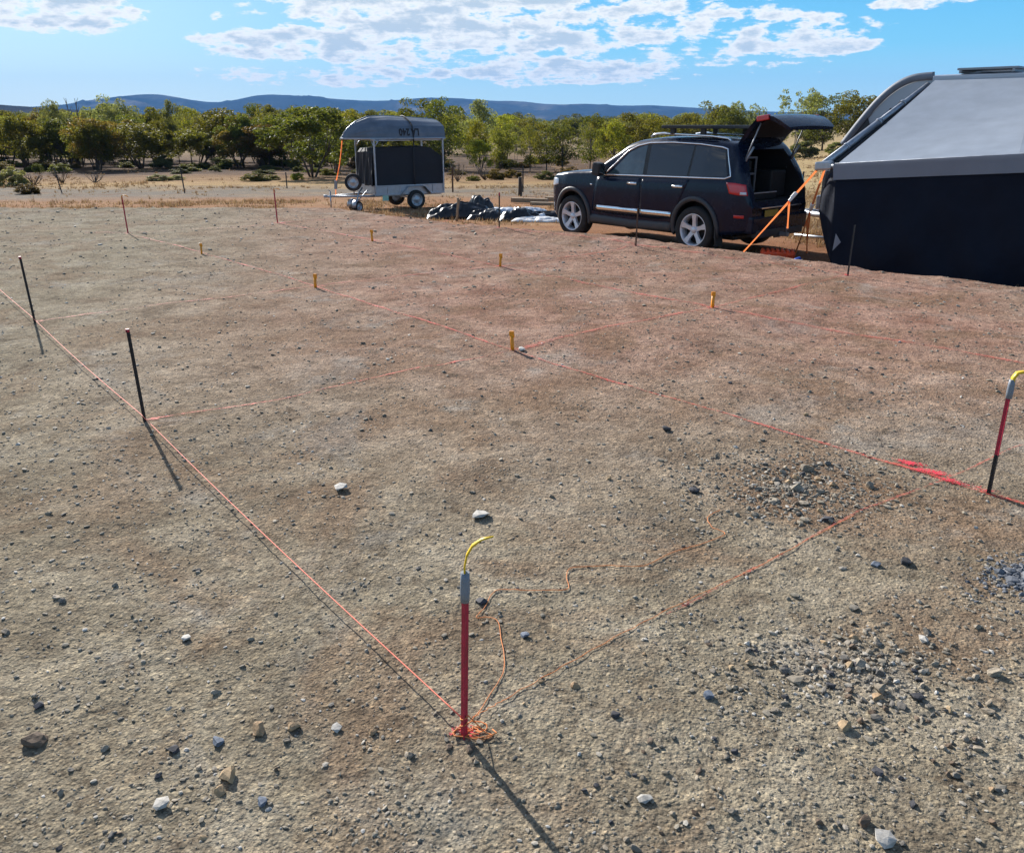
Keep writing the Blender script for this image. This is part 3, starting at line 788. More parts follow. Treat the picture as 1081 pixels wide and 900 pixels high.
# ------------------------------------------------------------------ world, sun, camera, view
def build_world():
    w = bpy.data.worlds.new('World'); SC.world = w; w.use_nodes = True
    nt = w.node_tree; nt.nodes.clear()
    out = N(nt, 'ShaderNodeOutputWorld'); bg = N(nt, 'ShaderNodeBackground')
    sky = N(nt, 'ShaderNodeTexSky', sky_type='NISHITA'); sky.sun_disc = False
    sky.sun_elevation = SUN_EL; sky.sun_rotation = -SUN_AZ; sky.altitude = 300; sky.air_density = 1.; sky.dust_density = 1.; sky.ozone_density = 1.
    tc = N(nt, 'ShaderNodeTexCoord'); D = tc.outputs['Generated']
    sx = N(nt, 'ShaderNodeSeparateXYZ'); L(nt, D, sx.inputs[0])
    # cloud deck: directions are carried up to a flat layer, so clouds shrink towards the horizon
    el = math_(nt, 'ADD', math_(nt, 'MAXIMUM', sx.outputs[2], 0.), .045)
    cx = math_(nt, 'DIVIDE', sx.outputs[0], el); cy = math_(nt, 'DIVIDE', sx.outputs[1], el)
    cv = N(nt, 'ShaderNodeCombineXYZ'); L(nt, cx, cv.inputs[0]); L(nt, cy, cv.inputs[1]); cv.inputs[2].default_value = 3.7
    az = math_(nt, 'ARCTAN2', sx.outputs[0], sx.outputs[1]); ez = math_(nt, 'ARCSINE', sx.outputs[2])
    # clear blue band above the horizon, a little paler towards the sun's side; higher up the sky model itself
    k = 1. / (.085 * 2 ** .75)
    band = ramp(nt, math_(nt, 'DIVIDE', ez, R(14)), [(0, (.50 * k, .82 * k, .96 * k)), (.12, (.40 * k, .76 * k, .96 * k)), (.30, (.17 * k, .64 * k, .95 * k)), (.52, (.085 * k, .51 * k, .92 * k)), (1., (.05 * k, .30 * k, .70 * k))])
    side = maprange(nt, az, R(8), R(-36))
    band = mixc(nt, math_(nt, 'MULTIPLY', side, .70), band, (.56 * k, .86 * k, .97 * k))
    hs = mixc(nt, maprange(nt, ez, R(9), R(24), .9, 0.), sky.outputs[0], band)
    mask = None
    for (a, e, ra, re, amt) in CLOUDS:
        da = math_(nt, 'DIVIDE', math_(nt, 'SUBTRACT', az, R(a)), R(ra)); de = math_(nt, 'DIVIDE', math_(nt, 'SUBTRACT', ez, R(e)), R(re))
        q = math_(nt, 'ADD', math_(nt, 'MULTIPLY', da, da), math_(nt, 'MULTIPLY', de, de))
        g = math_(nt, 'MULTIPLY', math_(nt, 'EXPONENT', math_(nt, 'MULTIPLY', math_(nt, 'MULTIPLY', q, q), -1.)), amt)
        mask = g if mask is None else math_(nt, 'MAXIMUM', mask, g)
    # elsewhere in the sky (seen only in reflections and as light): scattered clouds
    rest = maprange(nt, ez, R(9), R(16), 0, .68); mask = math_(nt, 'MAXIMUM', mask, rest)
    n1 = noise(nt, cv.outputs[0], 1.15, 8, .60, .15)
    st = N(nt, 'ShaderNodeMapping'); L(nt, D, st.inputs[0]); st.inputs['Scale'].default_value = (1, 1, 2.6)
    n2 = noise(nt, st.outputs[0], 27., 8, .62, .1)
    nn = math_(nt, 'ADD', math_(nt, 'MULTIPLY', n1.outputs[0], .35), math_(nt, 'MULTIPLY', n2.outputs[0], .65))
    dens = math_(nt, 'ADD', nn, math_(nt, 'MULTIPLY', math_(nt, 'SUBTRACT', mask, 1.), .42))
    cover = maprange(nt, dens, .41, .49)
    thick = maprange(nt, dens, .455, .60)
    ccol = mixc(nt, thick, (7.5, 7.5, 7.3), (3.9, 4.7, 5.4))
    col = mixc(nt, cover, hs, ccol)
    L(nt, col, bg.inputs[0]); bg.inputs[1].default_value = .085
    L(nt, bg.outputs[0], out.inputs[0])
    w.cycles.sampling_method = 'MANUAL'; w.cycles.sample_map_resolution = 1024
# azimuth, elevation, half sizes (degrees) and weight of each bank of cloud
CLOUDS = [(-2, 6.4, 17, 2.6, 1.07), (3, 3.0, 12, 1.3, 1.02), (-26, 5.6, 6, 1.7, 1.03), (-13, 4.4, 9, 1.5, 1.04), (17, 4.5, 8, 1.4, 1.03), (15, 7.3, 8, .8, 1.08), (24, 6.3, 4, .7, 1.0), (2, 4.6, 27, 3.4, .95), (-8, 2.6, 14, 1., .95)]
build_world()
sun = bpy.data.lights.new('sun', 'SUN'); so = bpy.data.objects.new('sun', sun); COL.objects.link(so)
sun.energy = 4.6; sun.angle = R(.55); sun.color = (1., .955, .90)
so.rotation_euler = SUN_DIR.to_track_quat('Z', 'Y').to_euler()
cam = bpy.data.cameras.new('camera'); co = bpy.data.objects.new('camera', cam); COL.objects.link(co)
cam.sensor_fit = 'HORIZONTAL'; cam.sensor_width = 36.; cam.lens = 36. * F; cam.clip_start = .05; cam.clip_end = 40000
co.location = (0, 0, CAMZ); co.rotation_euler = (PI / 2 - PITCH, 0, 0)
SC.camera = co
SC.view_settings.view_transform = 'Standard'; SC.view_settings.look = 'None'; SC.view_settings.gamma = 1; SC.view_settings.use_curve_mapping = False
SC.view_settings.exposure = .84
SC.cycles.use_denoising = True
SC.cycles.max_bounces = 6; SC.cycles.diffuse_bounces = 3; SC.cycles.glossy_bounces = 3; SC.cycles.transparent_max_bounces = 12; SC.cycles.volume_bounces = 0

# ================================================================== MARKING-OUT GEAR ON THE PAD
def gz(x, y, dz=0.): return Vector((x, y, ground_z(x, y) + dz))
def gp(px, py, dz=0.):
    p = at(px, py); return gz(p.x, p.y, dz)

def strip_mesh(pts, width, name, mat, off=.006, wob=.0, seed=0, step=.05):
    """a narrow painted strip that follows the ground"""
    P = [Vector((p[0], p[1], 0)) for p in pts]; C = []
    for a, b in zip(P[:-1], P[1:]):
        n = max(2, int((b - a).length / step))
        for q in range(n): C.append(a.lerp(b, q / n))
    C.append(P[-1])
    xs = np.array([c.x for c in C]); ys = np.array([c.y for c in C])
    t = np.arange(len(C)) * step
    dx = np.gradient(xs); dy = np.gradient(ys); ln = np.hypot(dx, dy); nx, ny = -dy / ln, dx / ln
    w = width * (.7 + .6 * vnoise(t * 2.5, t * 0, seed)); sh = wob * fbm(t * 1.2, t * 0 + 3, 3, seed)
    V = []; U = []
    for k, u in ((-1, 0), (-.5, .5), (0, 1), (.5, .5), (1, 0)):
        X = xs + nx * (w * .5 * k + sh); Y = ys + ny * (w * .5 * k + sh)
        V.append(np.stack([X, Y, terrain(X, Y) + micro(X, Y) + off], -1)); U.append(np.full(len(C), float(u)))
    V = np.stack(V, 1); n = len(C); U = np.stack(U, 1).reshape(-1)
    i = np.arange(n - 1)[:, None]; j = np.arange(4)[None, :]
    Fq = np.stack([i * 5 + j, i * 5 + j + 1, (i + 1) * 5 + j + 1, (i + 1) * 5 + j], -1).reshape(-1, 4)
    me = np_mesh(name, V.reshape(-1, 3), Fq, mat, True)
    set_u(me, U); return me
def set_u(me, U):
    uv = me.uv_layers.new(name='UVMap'); li = np.zeros(len(me.loops), dtype=np.int32); me.loops.foreach_get('vertex_index', li)
    d = np.zeros((len(li), 2), dtype=np.float32); d[:, 0] = U[li]; uv.data.foreach_set('uv', d.ravel())
    if me.polygons[0].normal.z < 0: me.flip_normals()
def patch_mesh(c, rx, ry, rz, name, mat, off=.007, seed=0):
    V = [(c.x, c.y)]; U = [1.]; F3 = []; n = 28; m = 6
    for j in range(1, m + 1):
        for i in range(n):
            a = 2 * PI * i / n; k = j / m * (1 + .3 * float(fbm(math.cos(a) * 1.5 + seed, math.sin(a) * 1.5, 2, seed)))
            x, y = rx * k * math.cos(a), ry * k * math.sin(a)
            V.append((c.x + x * math.cos(rz) - y * math.sin(rz), c.y + x * math.sin(rz) + y * math.cos(rz))); U.append(1 - j / m)
    V = np.array(V); Z = terrain(V[:, 0], V[:, 1]) + micro(V[:, 0], V[:, 1]) + off
    me = bpy.data.meshes.new(name)
    fs = [(0, 1 + i, 1 + (i + 1) % n) for i in range(n)]
    for j in range(m - 1):
        for i in range(n): fs.append((1 + j * n + i, 1 + (j + 1) * n + i, 1 + (j + 1) * n + (i + 1) % n, 1 + j * n + (i + 1) % n))
    me.from_pydata([(a, b, c_) for (a, b), c_ in zip(V, Z)], [], fs); me.materials.append(mat); me.polygons.foreach_set('use_smooth', [True] * len(fs))
    me.update(); set_u(me, np.array(U)); return me

def paint_line(pix, width=.05, mat='line_paint', seed=1):
    o = link_mesh('paint_line', strip_mesh([at(*p) for p in pix], width, 'paint_line', M[mat], .006, .03, seed)); tag(o, None, None, None, 'structure')
def paint_patch(px, py, rx, ry, rz=0., mat='red_paint', seed=1):
    o = link_mesh('paint_patch', patch_mesh(at(px, py), rx, ry, rz, 'paint_patch', M[mat], .008, seed)); tag(o, None, None, None, 'structure')

paint_line([(131, 246), (213, 267), (333, 303), (541, 371), (700, 417), (930, 485)], .065, 'line_paint', 3)
paint_line([(930, 485), (975, 497), (1044, 520), (1110, 540)], .07, 'line_paint', 4)
paint_line([(292, 236), (393, 253), (528, 281), (752, 325), (1100, 388)], .16, 'faint_paint', 5)
paint_line([(153, 446), (290, 423), (430, 393), (541, 371)], .042, 'line_paint', 6)
paint_line([(541, 371), (650, 345), (752, 325), (895, 290)], .13, 'faint_paint', 7)
paint_line([(37, 341), (190, 320), (333, 303)], .08, 'faint_paint', 8)
paint_line([(333, 303), (430, 291), (528, 281), (670, 262)], .11, 'faint_paint', 9)
paint_line([(90, 246), (131, 246), (260, 240), (292, 236)], .12, 'faint_paint', 10)
paint_line([(292, 236), (420, 229), (482, 228), (527, 243), (670, 262), (895, 290)], .13, 'faint_paint', 11)
paint_line([(700, 650), (800, 598), (905, 542), (1000, 508), (1081, 470)], .03, 'faint_paint', 12)
paint_patch(489, 774, .11, .085, 0, 'red_paint', 2); paint_patch(487, 772, .045, .04, 0, 'red_paint', 3)
for k, (px, py, rx, ry) in enumerate([(982, 498, .20, .085), (1008, 508, .24, .075), (1032, 515, .18, .07), (960, 489, .18, .07), (1040, 518, .14, .06), (1020, 511, .20, .07)]):
    paint_patch(px, py, rx, ry, R(-33), 'red_paint', 20 + k)
for k, (px, py, r) in enumerate([(135, 246, .22), (296, 236, .24), (341, 303, .17), (546, 371, .15), (528, 281, .16), (752, 325, .22), (895, 291, .18), (527, 244, .2), (670, 263, .16), (44, 341, .08), (163, 445, .07), (393, 254, .14), (213, 268, .12)]):
    paint_patch(px, py, r, r * .55, 0, 'line_paint' if k in (9, 10) else 'red_paint', 40 + k)

# ------------------------------------------------------------------ star pickets
def picket_bar(mb, z0, z1, r=.014):
    """Y-section steel bar"""
    V = []; prof = []
    for q in range(3):
        a = 2 * PI * q / 3 + .5
        for da, rr in ((-.16, r), (.16, r), (PI / 3, r * .30)): prof.append((math.cos(a + da) * rr, math.sin(a + da) * rr))
    n = len(prof)
    V = [(x, y, z) for z in (z0, z1) for x, y in prof]
    mb.add(V, [(i, (i + 1) % n, n + (i + 1) % n, n + i) for i in range(n)] + [tuple(reversed(range(n))), tuple(range(n, 2 * n))])
def picket(px, py, h, lean, label, low, high, split, cap=None, tape=False, group=None, r=.0115):
    """low / high: materials below / above the split height"""
    p = gp(px, py)
    t = empty('star_picket', label, 'stake', p - Vector((0, 0, .0)), 0, group)
    t.rotation_euler = (lean[0], lean[1], random.uniform(0, 2))
    t.rotation_euler = Euler((lean[0], lean[1], 0)).to_matrix().to_euler()
    mb = MB(); picket_bar(mb, -.06, split, r); mb.build('shaft', M[low], t)
    if split < h - .02:
        mb = MB(); picket_bar(mb, split, h, r * 1.02); mb.build('painted_shaft', M[high], t)
    if tape:
        mb = MB(); mb.tube([(0, 0, h - .085), (0, 0, h - .055), (0, 0, h - .02), (0, 0, h + .004)], [r * 1.15, r * 1.3, r * 1.22, r * 1.1], 9); mb.build('grey_tape', M['tape_grey'], t)
    if cap == 'ribbon_up':      # stiff yellow strip standing up from the tape and bending over to the right
        P = [(0, 0, h - .03), (-.002, 0, h + .02), (.004, 0, h + .055), (.018, -.004, h + .085), (.042, -.010, h + .108), (.072, -.016, h + .120)]
        mb = MB(); mb.tube(P, [1.1, 1.0, .95, .85, .6, .3], 4, True, (.0022, .0085)); mb.build('ribbon', M['yellow'], t)
    if cap == 'ribbon_side':
        P = [(0, 0, h - .03), (.002, 0, h + .012), (.016, 0, h + .035), (.045, 0, h + .040), (.085, 0, h + .020), (.13, 0, h - .012), (.17, 0, h - .03)]
        mb = MB(); mb.tube(P, 1., 4, True, (.004, .012)); mb.build('ribbon', M['yellow'], t)
    if cap == 'small':
        mb = MB(); mb.tube([(0, 0, h - .05), (0, 0, h + .01), (.02, 0, h + .02), (.06, 0, h + .02), (.10, .0, h + .0)], 1., 4, True, (.005, .011)); mb.build('ribbon', M['orange_peg'], t)
    if cap == 'tip':
        mb = MB(); mb.tube([(0, 0, h - .016), (0, 0, h + .002)], r * .95, 8); mb.build('red_tip', M['picket_red'], t)
    return t
picket(490, 781, .535, (R(1.), R(1.5)), 'red painted picket with grey tape and upright yellow strip, nearest of all stakes', 'picket_red', 'picket_red', .53, 'ribbon_up', True, None, .0105)
picket(1044, 521, .56, (0, R(-.5)), 'picket painted red above and black below with drooping yellow strip', 'picket_black', 'picket_red', .20, 'ribbon_side', True)
picket(153, 447, .55, (R(1), R(-1.)), 'black picket with red tip beside the string, nearer of two black ones', 'picket_black', 'picket_red', .55, 'tip', False)
picket(37, 342, .57, (R(1), R(-1)), 'black picket by the string at the left edge, farther of two black ones', 'picket_black', 'picket_red', .57, 'tip', False)
picket(135, 246, .55, (0, R(-1)), 'thin rusty red picket with yellow strip standing in a red sprayed patch', 'picket_red', 'picket_red', .5, 'small')
picket(293, 236, .55, (0, R(-1)), 'thin red picket with yellow strip between the trailer and fence post', 'picket_red', 'picket_red', .5, 'small')
picket(527, 243, .55, (0, R(.5)), 'thin dark picket in front of the flattened black sheeting', 'picket_black', 'picket_red', .5)
picket(671, 263, .50, (0, R(.5)), 'thin rusty picket in front of the parked car', 'rust', 'rust', .5)
picket(895, 291, .56, (0, R(.3)), 'dark picket with red painted foot before the black annex wall', 'picket_black', 'picket_red', .56, None)

# survey pegs
def peg_proto():
    mb = MB()
    mb.tube([(0, 0, -.03), (0, 0, .09)], 1., 4, True, (.0095, .0075))
    mb.box((0, 0, .102), (.030, .015, .030), None, .004)
    mb.box((.012, 0, .088), (.009, .011, .02), None, .003)
    return mb.mesh('survey_peg', M['orange_peg'])
PEG = peg_proto()
for px, py, sc_, lab in [(541, 371, 1.25, 'yellow survey peg standing nearest, where paint lines cross in the middle'), (333, 304, 1.25, 'yellow survey peg at the paint crossing below the trailer'),
                    (213, 268, 1.2, 'yellow survey peg between the leftmost yellow topped picket and the next peg'), (752, 325, 1.3, 'yellow survey peg on a red patch below the car tow bar'),
                    (528, 281, 1.35, 'yellow survey peg standing below the flattened black sheeting'), (393, 254, 1.4, 'small yellow survey peg just in front of the trailer wheel')]:
    p = gp(px, py); o = link_mesh('survey_peg', PEG); o.location = p; o.scale = (sc_, sc_, sc_); o.rotation_euler = (random.uniform(-.06, .06), random.uniform(-.06, .06), random.uniform(-.4, .4))
    tag(o, lab, 'peg', 'yellow survey pegs on the paint lines')

# ------------------------------------------------------------------ strings
def cord(name, P, rad, mat, label, cat, res=.03):
    mb = MB(); mb.tube(P, rad, 6); o = mb.build(name, M[mat]); return tag(o, label, cat)
def smooth_path(P, n=8):
    out = []
    Q = [P[0]] + P + [P[-1]]
    for i in range(1, len(Q) - 2):
        a, b, c, d = Q[i - 1], Q[i], Q[i + 1], Q[i + 2]
        for k in range(n):
            t = k / n
            out.append(.5 * ((2 * b) + (c - a) * t + (2 * a - 5 * b + 4 * c - d) * t * t + (3 * b - a - 3 * c + d) * t ** 3))
    out.append(P[-1]); return out
S1 = gp(490, 780); S2 = gp(153, 446); S3 = gp(37, 341)
taut = [S1 + Vector((-.004, .012, .055)), S2 + Vector((-.012, -.012, .045)), S3 + Vector((-.012, -.01, .05))]
far_end = taut[2] + (taut[2] - taut[1]).normalized() * 5.0
taut.append(far_end)
P = []
for a, b in zip(taut[:-1], taut[1:]):
    m = 40
    for q in range(m):
        p = a.lerp(b, q / m); p.z = max(p.z - .02 * math.sin(PI * q / m), ground_z(p.x, p.y) + .008); P.append(p)
P.append(taut[-1])
cord('string_line', P, .0024, 'pink_cord', 'taut salmon pink string line running from the nearest picket to the left', 'string')
loose = [(497, 764), (508, 752), (516, 740), (531, 715), (532, 695), (529, 680), (526, 662), (515, 656), (503, 655), (512, 645), (525, 628), (560, 627), (598, 625), (598, 612), (604, 602), (640, 598), (680, 598), (715, 582), (764, 566), (752, 556), (747, 546), (760, 538)]
P = smooth_path([gp(x, y, .006) for x, y in loose], 7)
for p in P: p.z = ground_z(p.x, p.y) + .005
cord('loose_string', P, .0015, 'orange_cord', 'loose orange string wandering over the dirt from the nearest picket', 'string')
P = [gp(500, 764, .02)] + [gp(x, y, .006) for x, y in [(530, 744), (610, 700), (700, 650), (800, 598), (905, 541)]]
Q = []
for a, b in zip(P[:-1], P[1:]):
    for q in range(24):
        p = a.lerp(b, q / 24); p.z = max(p.z, ground_z(p.x, p.y) + .004); p.x += .004 * math.sin(q * .9 + a.x * 7); Q.append(p)
cord('ground_string', Q, .0012, 'orange_cord', 'thin straight orange string on the ground running right from the nearest picket', 'string')
# knot and loops at the near picket
P = []
for q in range(46):
    a = q * .42; rr = .022 + .018 * math.sin(q * .31) + .004 * (q % 5)
    x = S1.x + .028 + rr * math.cos(a) * 1.3; y = S1.y + .015 + rr * math.sin(a) * .7
    P.append(Vector((x, y, ground_z(x, y) + .007 + .005 * math.sin(q * .6))))
P = [S1 + Vector((.010 * math.cos(q), .010 * math.sin(q), .03 + q * .0035)) for q in range(14)] + P
cord('string_tangle', P, .0018, 'orange_cord', 'tangle of orange string knotted round the foot of the nearest picket', 'string')

# ================================================================== STONES
def stone_mesh(seed, flat=.6, sub=2):
    bm = bmesh.new(); bmesh.ops.create_icosphere(bm, subdivisions=sub, radius=1.)
    r_ = random.Random(seed)
    # chop with planes to get facets
    planes = [(Vector((r_.gauss(0, 1), r_.gauss(0, 1), r_.gauss(0, .8))).normalized(), r_.uniform(.38, .75)) for _ in range(11)]
    for v in bm.verts:
        for n, d in planes:
            q = v.co.dot(n)
            if q > d: v.co -= n * (q - d)
        v.co += Vector((r_.uniform(-1, 1), r_.uniform(-1, 1), r_.uniform(-1, 1))) * .05
    ax, ay = r_.uniform(.75, 1.1), r_.uniform(.55, .9)
    for v in bm.verts: v.co = Vector((v.co.x * ax, v.co.y * ay, v.co.z * flat))
    me = bpy.data.meshes.new('stone'); bm.to_mesh(me); bm.free(); return me
PROT = {k: [] for k in ('stone', 'stone_pale', 'stone_tan', 'stone_dark', 'stone_blue', 'clod')}
for k in PROT:
    for q in range(4 if k != 'stone' else 10):
        me = stone_mesh(100 + q + 31 * len(k), .55 if k != 'stone_pale' else .24, 2 if k != 'stone_pale' else 1); me.materials.append(M[k]); PROT[k].append(me)
def put_stone(px, py, wpx, kind, label=None, group=None, yaw=None, sy=1., name='stone'):
    p = at(px, py); d = math.hypot(p.x, p.y) * cp + (CAMZ - p.z) * sp
    rad = wpx / 880. * d * .5 * (1.6 if kind == 'stone_pale' else 1.25)
    o = link_mesh(name, random.choice(PROT[kind])); o.scale = (rad, rad * sy, rad)
    o.rotation_euler = (random.uniform(-.15, .15), random.uniform(-.15, .15), random.uniform(0, 6.3) if yaw is None else yaw)
    o.location = (p.x, p.y, ground_z(p.x, p.y) + rad * .22)
    return tag(o, label, 'stone', group)
for a in [(172, 853, 20, 'stone_pale', 'flat white stone lying diagonally near the lower left'), (358, 518, 18, 'stone_pale', 'flat pale stone left of the middle of the pad'),
          (241, 822, 22, 'stone_tan', 'tan block stone, largest in the lower left'), (232, 836, 14, 'stone_tan', 'small tan chip touching the larger tan block stone'),
          (37, 783, 24, 'clod', 'dark brown clod at the lower left edge with smaller bits beside it'), (230, 782, 15, 'stone_blue', 'striped blue grey stone left of the flat tan stone'),
          (274, 772, 20, 'stone_tan', 'flat tan stone right of the blue grey one'), (310, 770, 15, 'stone_tan', 'squat tan stone with dark shadow at the lower left'),
          (184, 792, 13, 'stone_dark', 'black lump left of the blue grey stone'), (41, 746, 12, 'stone_dark', 'round black lump near the left edge'),
          (277, 847, 13, 'stone_blue', 'dark blue stone below the tan block stone'), (357, 769, 14, 'stone_pale', 'pale slab sunk in dirt below the string'),
          (434, 800, 12, 'stone', 'stone with dark shadow left of the nearest picket foot'), (198, 674, 12, 'stone_pale', 'cream flat chip in the left half above the tan stones'),
          (507, 546, 20, 'stone_pale', 'pale flat stone above the nearest picket'), (733, 518, 14, 'stone_dark', 'dark flat stone near the grey rubble patch'),
          (553, 676, 12, 'stone_blue', 'blue grey chip right of the nearest picket'), (606, 728, 10, 'stone_tan', 'tan pebble beside the straight orange string'),
          (508, 640, 16, 'stone_dark', 'dark stone beside the yellow strip of the nearest picket'), (747, 740, 15, 'stone_blue', 'blue grey stone in the lower middle right'),
          (929, 731, 19, 'stone', 'grey stone, largest in the rubble at the lower right'), (925, 737, 13, 'stone_tan', 'tan stone against the largest rubble stone'),
          (966, 738, 16, 'stone_dark', 'dark stone right of the largest rubble stone'), (902, 676, 11, 'stone_tan', 'orange tan stone at the top of the lower right rubble'),
          (873, 548, 13, 'stone_dark', 'black stone just below the string end on the right'), (917, 513, 13, 'stone', 'pale grey stone at the right rim of the grey rubble patch'),
          (851, 494, 16, 'stone', 'long grey stone at the upper rim of the grey rubble patch'), (890, 770, 16, 'stone_tan', 'yellowish stone in the lower right with a hollow beside it'),
          (955, 595, 14, 'stone_dark', 'dark flat stone below the straight string at right'), (924, 597, 13, 'stone_blue', 'blue stone below the straight string at right'),
          (1048, 712, 16, 'stone', 'grey stone with a sharp shadow at the right edge'), (926, 817, 13, 'stone_dark', 'dark stone in the bottom right quarter'),
          (680, 845, 20, 'stone_pale', 'pale ring shaped stone half buried at the bottom'), (935, 893, 26, 'stone_pale', 'pale pointed stone at the bottom right edge'),
          (911, 873, 20, 'clod', 'brown clod at the bottom right with dark hollow'), (650, 760, 12, 'stone_dark', 'dark stone alone right of the loose string'),
          (703, 455, 12, 'stone_dark', 'dark stone just below the middle of the long paint line'), (551, 371, 13, 'stone_pale', 'pale stone at the foot of the nearest survey peg')]:
    put_stone(*a)
# the larger stones of the pad that nothing tells apart
GRP = 'loose stones on the dirt pad'
KL = {'stone': 'ordinary grey brown stone among the many loose on the pad', 'stone_dark': 'small dark stone among the many loose on the pad', 'clod': 'brown soil clod among the many loose on the pad', 'stone_tan': 'small tan stone among the many loose on the pad'}
for a in [(496, 794, 14, 'clod', 'dark clod just right of the nearest picket foot'), (474, 792, 11, 'clod', 'dark clod just left of the nearest picket foot'), (500, 803, 9, 'clod', 'small clod in the shadow of the nearest picket')]:
    put_stone(*a)
spots = []
def clus(cx, cy, sx_, sy_, n, wa, wb):
    for _ in range(n): spots.append((random.gauss(cx, sx_), random.gauss(cy, sy_), random.uniform(wa, wb)))
clus(905, 705, 45, 22, 36, 5, 12); clus(840, 512, 38, 18, 34, 5, 11); clus(960, 740, 60, 30, 30, 5, 11); clus(760, 690, 30, 20, 14, 5, 9)
clus(1000, 800, 70, 60, 20, 5, 9); clus(720, 830, 70, 40, 22, 5, 10)
for _ in range(70):
    spots.append((random.uniform(5, 1076), 900 - 520 * random.random() ** 1.3, random.uniform(4, 10)))
for px, py, w in spots:
    if not (2 < px < 1079 and 330 < py < 898): continue
    k = random.choices(['stone', 'stone_dark', 'clod', 'stone_tan'], [.62, .10, .16, .12])[0]
    put_stone(px, py, w * (.7 + .5 * (py - 330) / 570), k, KL[k], GRP, None, random.uniform(.7, 1.1), 'clod' if k == 'clod' else 'stone')

def build_gravel():
    """the rest of the grit: nobody could count it"""
    n = 48000
    a = rng.uniform(R(-43), R(43), n * 3); r = np.exp(rng.uniform(math.log(1.0), math.log(19), n * 3))
    X = np.sin(a) * r; Y = np.cos(a) * r
    dens = .22 + .65 * np.clip(fbm(X * .8, Y * .8, 4, 77) + .15, 0, 1) + .5 * np.clip(fbm(X * 3.1, Y * 3.1, 3, 78), 0, 1)
    for (px, py, rr, k) in [(840, 510, .34, 4.), (905, 705, .18, 1.2), (1078, 612, .13, 9.), (1040, 640, .10, 3.), (960, 750, .3, .4)]:
        c = at(px, py); dens += k * np.exp(-((X - c.x) ** 2 + (Y - c.y) ** 2) / rr ** 2)
    dens *= np.where(pad_s(X, Y) < .5, 1., .25)
    keep = np.nonzero(rng.random(n * 3) < dens / 1.6)[0][:n]
    X, Y, r = X[keep], Y[keep], r[keep]; n = len(keep)
    base = []
    for q in range(10):
        bm = bmesh.new(); bmesh.ops.create_icosphere(bm, subdivisions=1, radius=1.)
        v = np.array([w.co[:] for w in bm.verts]); f = np.array([[w.index for w in p.verts] for p in bm.faces]); bm.free()
        v = v * (1 + rng.uniform(-.38, .30, (len(v), 1))); v *= np.array([rng.uniform(.8, 1.2), rng.uniform(.55, .9), rng.uniform(.25, .65)]); base.append(v)
    size = np.exp(rng.normal(math.log(.0028), .55, n)) * (1 + .14 * r)
    size = np.minimum(size, .0022 * r + .005)
    yaw = rng.uniform(0, 2 * PI, n); tilt = rng.normal(0, .3, n)
    nv = len(base[0]); B = np.array(base)[rng.integers(0, 10, n)]
    c, s = np.cos(tilt)[:, None], np.sin(tilt)[:, None]
    x, y, z = B[..., 0], B[..., 1], B[..., 2]
    y, z = y * c - z * s, y * s + z * c
    c, s = np.cos(yaw)[:, None], np.sin(yaw)[:, None]
    x, y = x * c - y * s, x * s + y * c
    Z = terrain(X, Y) + micro(X, Y)
    V = np.stack([x * size[:, None] + X[:, None], y * size[:, None] + Y[:, None], z * size[:, None] + (Z + size * .18)[:, None]], -1).reshape(-1, 3)
    Fc = (f[None] + (np.arange(n) * nv)[:, None, None]).reshape(-1, 3)
    o = link_mesh('gravel', np_mesh('gravel', V, Fc, M['gravel'])); tag(o, 'loose grit and small gravel over the graded pad', None, None, 'stuff')
build_gravel()
def gravel_patch(px, py, r, n, mat, label, seed):
    g_ = np.random.default_rng(seed); c = at(px, py)
    q = np.abs(g_.normal(0, .5, n)) * r; a = g_.uniform(0, 2 * PI, n)
    X = c.x + q * np.cos(a) * 1.35; Y = c.y + q * np.sin(a) + .25 * q * np.cos(a)
    bm = bmesh.new(); bmesh.ops.create_icosphere(bm, subdivisions=1, radius=1.)
    v = np.array([w.co[:] for w in bm.verts]); f = np.array([[w.index for w in p.verts] for p in bm.faces]); bm.free()
    B = v[None] * (1 + g_.uniform(-.4, .3, (n, len(v), 1))) * np.stack([g_.uniform(.8, 1.3, n), g_.uniform(.5, .9, n), g_.uniform(.3, .7, n)], -1)[:, None]
    s = np.exp(g_.normal(math.log(.0065), .45, n)); yaw = g_.uniform(0, 2 * PI, n)
    co_, si = np.cos(yaw)[:, None], np.sin(yaw)[:, None]
    x = B[..., 0] * co_ - B[..., 1] * si; y = B[..., 0] * si + B[..., 1] * co_
    Z = terrain(X, Y) + micro(X, Y) + s * .2
    V = np.stack([x * s[:, None] + X[:, None], y * s[:, None] + Y[:, None], B[..., 2] * s[:, None] + Z[:, None]], -1).reshape(-1, 3)
    o = link_mesh('gravel_patch', np_mesh('gravel_patch', V, (f[None] + (np.arange(n) * len(v))[:, None, None]).reshape(-1, 3), mat)); tag(o, label, None, None, 'stuff')
BG = stone_material('blue_grey_gravel', [(0, (.07, .085, .11)), (.5, (.13, .145, .17)), (1, (.25, .26, .28))])
gravel_patch(1086, 612, .17, 1300, BG, 'patch of blue grey crushed gravel at the right edge', 3)
gravel_patch(838, 512, .62, 1500, M['gravel'], 'patch of broken grey rubble left of the sprayed red mark', 4)
gravel_patch(908, 705, .42, 700, M['gravel'], 'patch of broken rubble in the lower right', 5)

